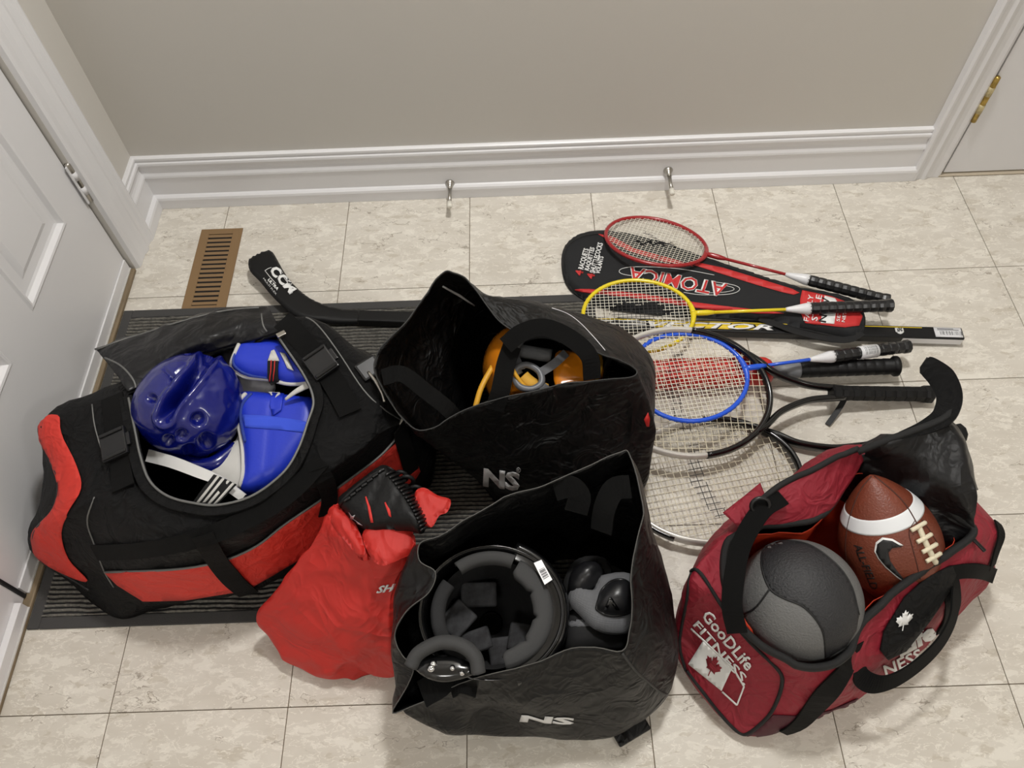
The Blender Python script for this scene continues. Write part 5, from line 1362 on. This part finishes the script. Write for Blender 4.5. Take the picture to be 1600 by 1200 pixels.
flag = decal('white_flag', [[(1100, 1000), (1146, 1041), (1128, 1079), (1076, 1037)]], GV, CWHT, GD, off=0.0014, step=7)
LEAF = [(0, 1.0), (.13, .72), (.29, .80), (.22, .36), (.46, .60), (.52, .47), (.82, .50), (.72, .28), (.82, .18), (.42, -.18), (.47, -.36), (.05, -.30), (.04, -.80)]
LEAF = LEAF + [(-x, y) for x, y in LEAF[::-1]][:-1]
def leaf(c, xv, yv): return [(c[0] + xv[0] * x + yv[0] * y, c[1] + xv[1] * x + yv[1] * y) for x, y in LEAF]
decal('red_leaf', [leaf((1114, 1041), (14, 12), (8, -17))], GV, MAR, flag, off=0.0028, step=7)
for a, b in (((1080, 981), (1147, 1044)), ((1147, 1044), (1163, 1072)), ((1163, 1072), (1152, 1101)), ((1152, 1101), (1129, 1080))):
    a = np.array(a, float); b = np.array(b, float); n_ = unit(np.array([-(b - a)[1], (b - a)[0]])) * 1.3
    decal('flag_border', [[tuple(a - n_), tuple(b - n_), tuple(b + n_), tuple(a + n_)]], GV, CWHT, flag, off=0.0016, step=7)
# front side: black oval pocket with a white leaf, lettering, webbing
pk = decal('side_pocket', [[(1384, 1028), (1372, 1014), (1378, 985), (1410, 932), (1450, 897), (1484, 882), (1490, 896), (1480, 922), (1450, 966), (1412, 1014)]], GV, BNY, GD, off=0.004, step=8, thick=0.003)
decal('white_leaf', [leaf((1410, 970), (16, -4), (3, -18))], bvh_of(pk), CWHT, pk, off=0.0032, step=8)
textfit('lettering', 'Life', (1405, 1024), (1462, 993), (-6, -24), GV, CWHT, GD, bold=0.05, off=0.002, step=8)
textfit('lettering', 'NESS', (1383, 1056), (1440, 1028), (-5, -17), GV, CWHT, GD, bold=0.02, off=0.002, step=8)
strap('side_webbing', [(1330, 1005), (1322, 1040), (1295, 1075), (1258, 1120), (1225, 1150)], GV, 0.040, WEB, GD, lift=0.002)
strap('side_webbing', [(1478, 895), (1486, 930), (1484, 960), (1470, 985)], GV, 0.036, WEB, GD, lift=0.002)
strap('side_webbing', [(1480, 895), (1510, 890), (1538, 893), (1553, 900)], GV, 0.026, WEB, GD, lift=0.002)
strap('end_webbing', [(1555, 818), (1561, 835), (1553, 860), (1546, 884)], GV, 0.020, WEB, GD, lift=0.003)
def loop(pts, wdt, nrm, parent=GD, name='carry_handle'):
    Q = cr([u(*p) for p in pts], 7)
    return obj(name, *ribbon(Q, np.tile(np.asarray(nrm, float), (len(Q), 1)), wdt, 0.003), WEB, parent, smooth=False)
loop([(1340, 1005, .185), (1340, 1035, .160), (1345, 1058, .140), (1368, 1068, .132), (1400, 1060, .135), (1438, 1034, .142), (1470, 1000, .148), (1488, 962, .155), (1492, 920, .165)], 0.032, (.55, -.65, .5))
loop([(1222, 776, .272), (1190, 798, .270), (1160, 848, .262), (1148, 898, .258), (1144, 948, .246), (1152, 988, .218)], 0.030, (-.35, -.2, .9))
c0 = u(1188, 790, .275)
obj('handle_ring', *tube([c0 + W(.014 * math.cos(t), .008 * math.sin(t), .010 * math.sin(t)) for t in np.linspace(0, 2 * PI, 24, endpoint=False)], 0.0035, 8, True), BPL, GD)
# far side panel folded out, and its loose tab
fr = Net([[u(1346,718,.252), u(1318,765,.243), u(1290,800,.238), u(1250,818,.234), (u(1190,822,.232)), u(1152,834,.231)],
          [u(1344,708,.275), u(1312,738,.268), u(1282,768,.265), u(1240,788,.260), u(1195,800,.255), u(1165,815,.250)],
          [u(1341,702,.292), u(1300,718,.290), u(1265,736,.286), u(1230,752,.280), u(1205,768,.274), u(1180,790,.262)]], False, 6, 6, wr=0.004, wscale=14, seed=3.3)
fro = fr.build('side_flap', MAR, GD, 0.003)
obj('flap_tape', *tube(fr.G[-1], 0.005, 8, False, flat=1.2), BLKN, fro)
pad('loose_tab', [u(x, y, .245) for x, y in [(1129, 801), (1160, 777), (1188, 754), (1195, 772), (1201, 790), (1176, 806), (1152, 822)]], 0.003, 0.004, MAR, GD, step=0.01, smooth_in=0)
# black lid lining thrown back on the right, with its curled end standing up
hng = [u(1350,714,.250), u(1400,745,.243), u(1450,785,.234), u(1490,812,.226), u(1520,836,.220)]
lid = Net([[W(*(cen + (q_ - cen) * .89)[:2], .12) for q_ in hng], [W(*(cen + (q_ - cen) * .915)[:2], q_[2] - .03) for q_ in hng], [u(1350,714,.250), u(1400,745,.243), u(1450,785,.234), u(1490,812,.226), u(1520,836,.220)],
           [u(1352,706,.270), u(1412,716,.285), u(1465,740,.290), u(1502,775,.275), u(1524,805,.250)],
           [u(1348,698,.290), u(1412,684,.318), u(1472,662,.330), u(1505,700,.318), u(1528,770,.280)],
           [u(1346,694,.280), u(1412,676,.305), u(1480,655,.315), u(1511,695,.300), u(1531,765,.262)]], False, 8, 8, wr=0.008, wscale=11, seed=9.2)
lo_ = lid.build('lid_lining', BLIN, GD, 0.003)
hk_ = cr([u(1405, 682, .315), u(1445, 668, .326), u(1474, 650, .335), u(1484, 622, .343), (u(1474, 594, .350)), u(1455, 576, .355), u(1441, 568, .356)], 7)
nh = [unit(np.array([-.55, -.35, .75]))] * len(hk_)
obj('curled_lid_end', *ribbon(hk_, nh, np.interp(np.linspace(0, 1, len(hk_)), [0, .35, .7, .95, 1], [.012, .034, .040, .030, .014]), 0.008), BNY, lo_, smooth=False)
obj('lid_zip_tape', *tube(cr([u(1340, 706, .290), u(1380, 690, .310), u(1430, 672, .328), u(1472, 655, .338), u(1488, 640, .342)], 6), 0.006, 8), BLKN, lo_)
obj('lid_zip_tape', *tube(cr([u(1488, 646, .338), u(1494, 622, .346), u(1484, 592, .354), u(1464, 570, .360), (u(1446, 561, .360))], 6), 0.004, 8), BPL, lo_)
p_ = u(1530, 852, .215)
obj('zip_pull', *bbox(-.012, .012, -.003, .003, -.002, .002, .001, 1, frame(p_, (.6, -.8, -.2))), BPL, GD, smooth=False)

# ---- basketball
BR_ = 0.0965
bc = u(1247, 940, .172)
RUB1 = mat('charcoal_pebbled_rubber', (38, 38, 40), 0.55, bump=0.9, bscale=330, bdist=0.0016)
RUB2 = mat('grey_pebbled_rubber', (104, 104, 103), 0.55, bump=0.9, bscale=330, bdist=0.0016)
BKB = thing('basketball', bc - W(0, 0, BR_), 'grey and charcoal pebbled basketball in the maroon duffel', 'basketball')
nb = 96
V = []; F = []
for j in range(nb // 2 + 1):
    ph = PI * j / (nb // 2)
    for i in range(nb):
        th = 2 * PI * i / nb; V.append(bc + BR_ * np.array([math.sin(ph) * math.cos(th), math.sin(ph) * math.sin(th), math.cos(ph)]))
V = np.array(V)
F = [(j * nb + i, (j + 1) * nb + i, (j + 1) * nb + (i + 1) % nb, j * nb + (i + 1) % nb) for j in range(nb // 2) for i in range(nb)]
SPH = BVHTree.FromPolygons([tuple(v) for v in V], F)
# channels: lower the surface along the black seams measured in the photo
seamA = [(1192, 850), (1190, 885), (1203, 920), (1225, 935), (1258, 950), (1285, 985), (1290, 1030)]
seamB = [(1192, 850), (1215, 845), (1262, 850), (1305, 880), (1330, 915), (1342, 960)]
seamC = [(1203, 920), (1180, 950), (1155, 962)]
pxv = topx(V); fac = (V - bc) @ unit(CAM - bc) > 0
dd = np.minimum(np.minimum(lined(pxv, cr([np.array(q, float) for q in seamA], 5)), lined(pxv, cr([np.array(q, float) for q in seamB], 5))), lined(pxv, cr([np.array(q, float) for q in seamC], 5)))
V2 = V - unit(V - bc) * (0.0002 * np.exp(-(dd / 3.5) ** 2) * fac)[:, None]
ball = obj('cover', V2, F, RUB2, BKB)
zone = [tuple(q) for q in cr([np.array(q, float) for q in seamB], 8)] + [(1338, 985), (1322, 1010)] + [tuple(q) for q in cr([np.array(q, float) for q in seamA], 8)[::-1][:-1]]
decal('charcoal_panel', [zone], SPH, RUB1, BKB, off=0.0005, step=6, thick=0.0002)
for sm in (seamA, seamB, seamC):
    cord('seam', sm, SPH, 0.0016, mat('seam_black', (18, 18, 19), 0.6), BKB, off=0.0002, n=8)

# ---- football
FBM = mat('brown_pebbled_leather', (112, 54, 36), 0.42, bump=0.8, bscale=300, bdist=0.0014, var=0.10, vscale=20)
ft, fb = u(1360, 742, .272), u(1420, 952, .080)
FT = thing('football', fb - W(0, 0, .05), 'brown leather football with white stripe and laces in the maroon duffel', 'football')
Lf = np.linalg.norm(fb - ft); fc = (ft + fb) / 2
Mf = frame(fc, ft - fb)
def fr_(t):   # radius at t in [-1, 1] along the axis
    return 0.0785 * max(0.0, math.cos(t * PI / 2)) ** 0.78
prof = [(Lf / 2 * t, max(0.0008, fr_(t))) for t in np.linspace(-1, 1, 49)]
fo_ = obj('cover', *lathe(prof, 64, Mf), FBM, FT)
FV = bvh_of(fo_)
obj('white_stripe', *lathe([(Lf / 2 * t, fr_(t) + 0.0007) for t in np.linspace(0.46, 0.61, 9)], 64, Mf), mat('white_vinyl_stripe', (226, 228, 230), 0.45), FT)
for px in ([(1362, 744), (1342, 770), (1325, 820), (1322, 870), (1340, 915)], [(1366, 744), (1392, 765), (1412, 785), (1425, 805), (1433, 820)]):
    cord('seam', px, FV, 0.0012, mat('dark_brown_seam', (66, 30, 20), 0.6), FT, off=0.0004)
LACE = mat('cream_lace', (222, 212, 186), 0.55)
cord('lace_spine', [(1434, 822), (1445, 848), (1455, 868), (1461, 879)], FV, 0.0048, LACE, FT, off=0.001)
for (x, y) in ((1434, 823), (1443, 841), (1451, 856), (1457, 870)):
    cord('lace', [(x - 12, y + 6), (x - 3, y + 1), (x + 9, y - 6)], FV, 0.0036, LACE, FT, off=0.0035)
for px in ([(1430, 812), (1420, 830), (1424, 850), (1432, 880), (1438, 905)], [(1440, 812), (1452, 828), (1466, 852)]):
    cord('seam', px, FV, 0.0008, MATS['dark_brown_seam'], FT, off=0.0004)
sw = [(1369, 862), (1371, 850), (1380, 843), (1394, 845), (1409, 854), (1394, 856), (1388, 863), (1391, 876), (1402, 892), (1418, 911), (1400, 898), (1384, 884), (1374, 872)]
swc = np.array(sw, float).mean(0)
decal('swoosh_outline', [[tuple(swc + (np.array(q) - swc) * 1.13) for q in sw]], FV, CWHT, FT, off=0.0008, step=8)
decal('swoosh', [sw], FV, text_dark, FT, off=0.0016, step=8)
textfit('lettering', 'ALL-FIELD', (1334, 851), (1362, 922), (11, -3), FV, text_dark, FT, bold=0.015, shear=0.2, off=0.0008, step=8)
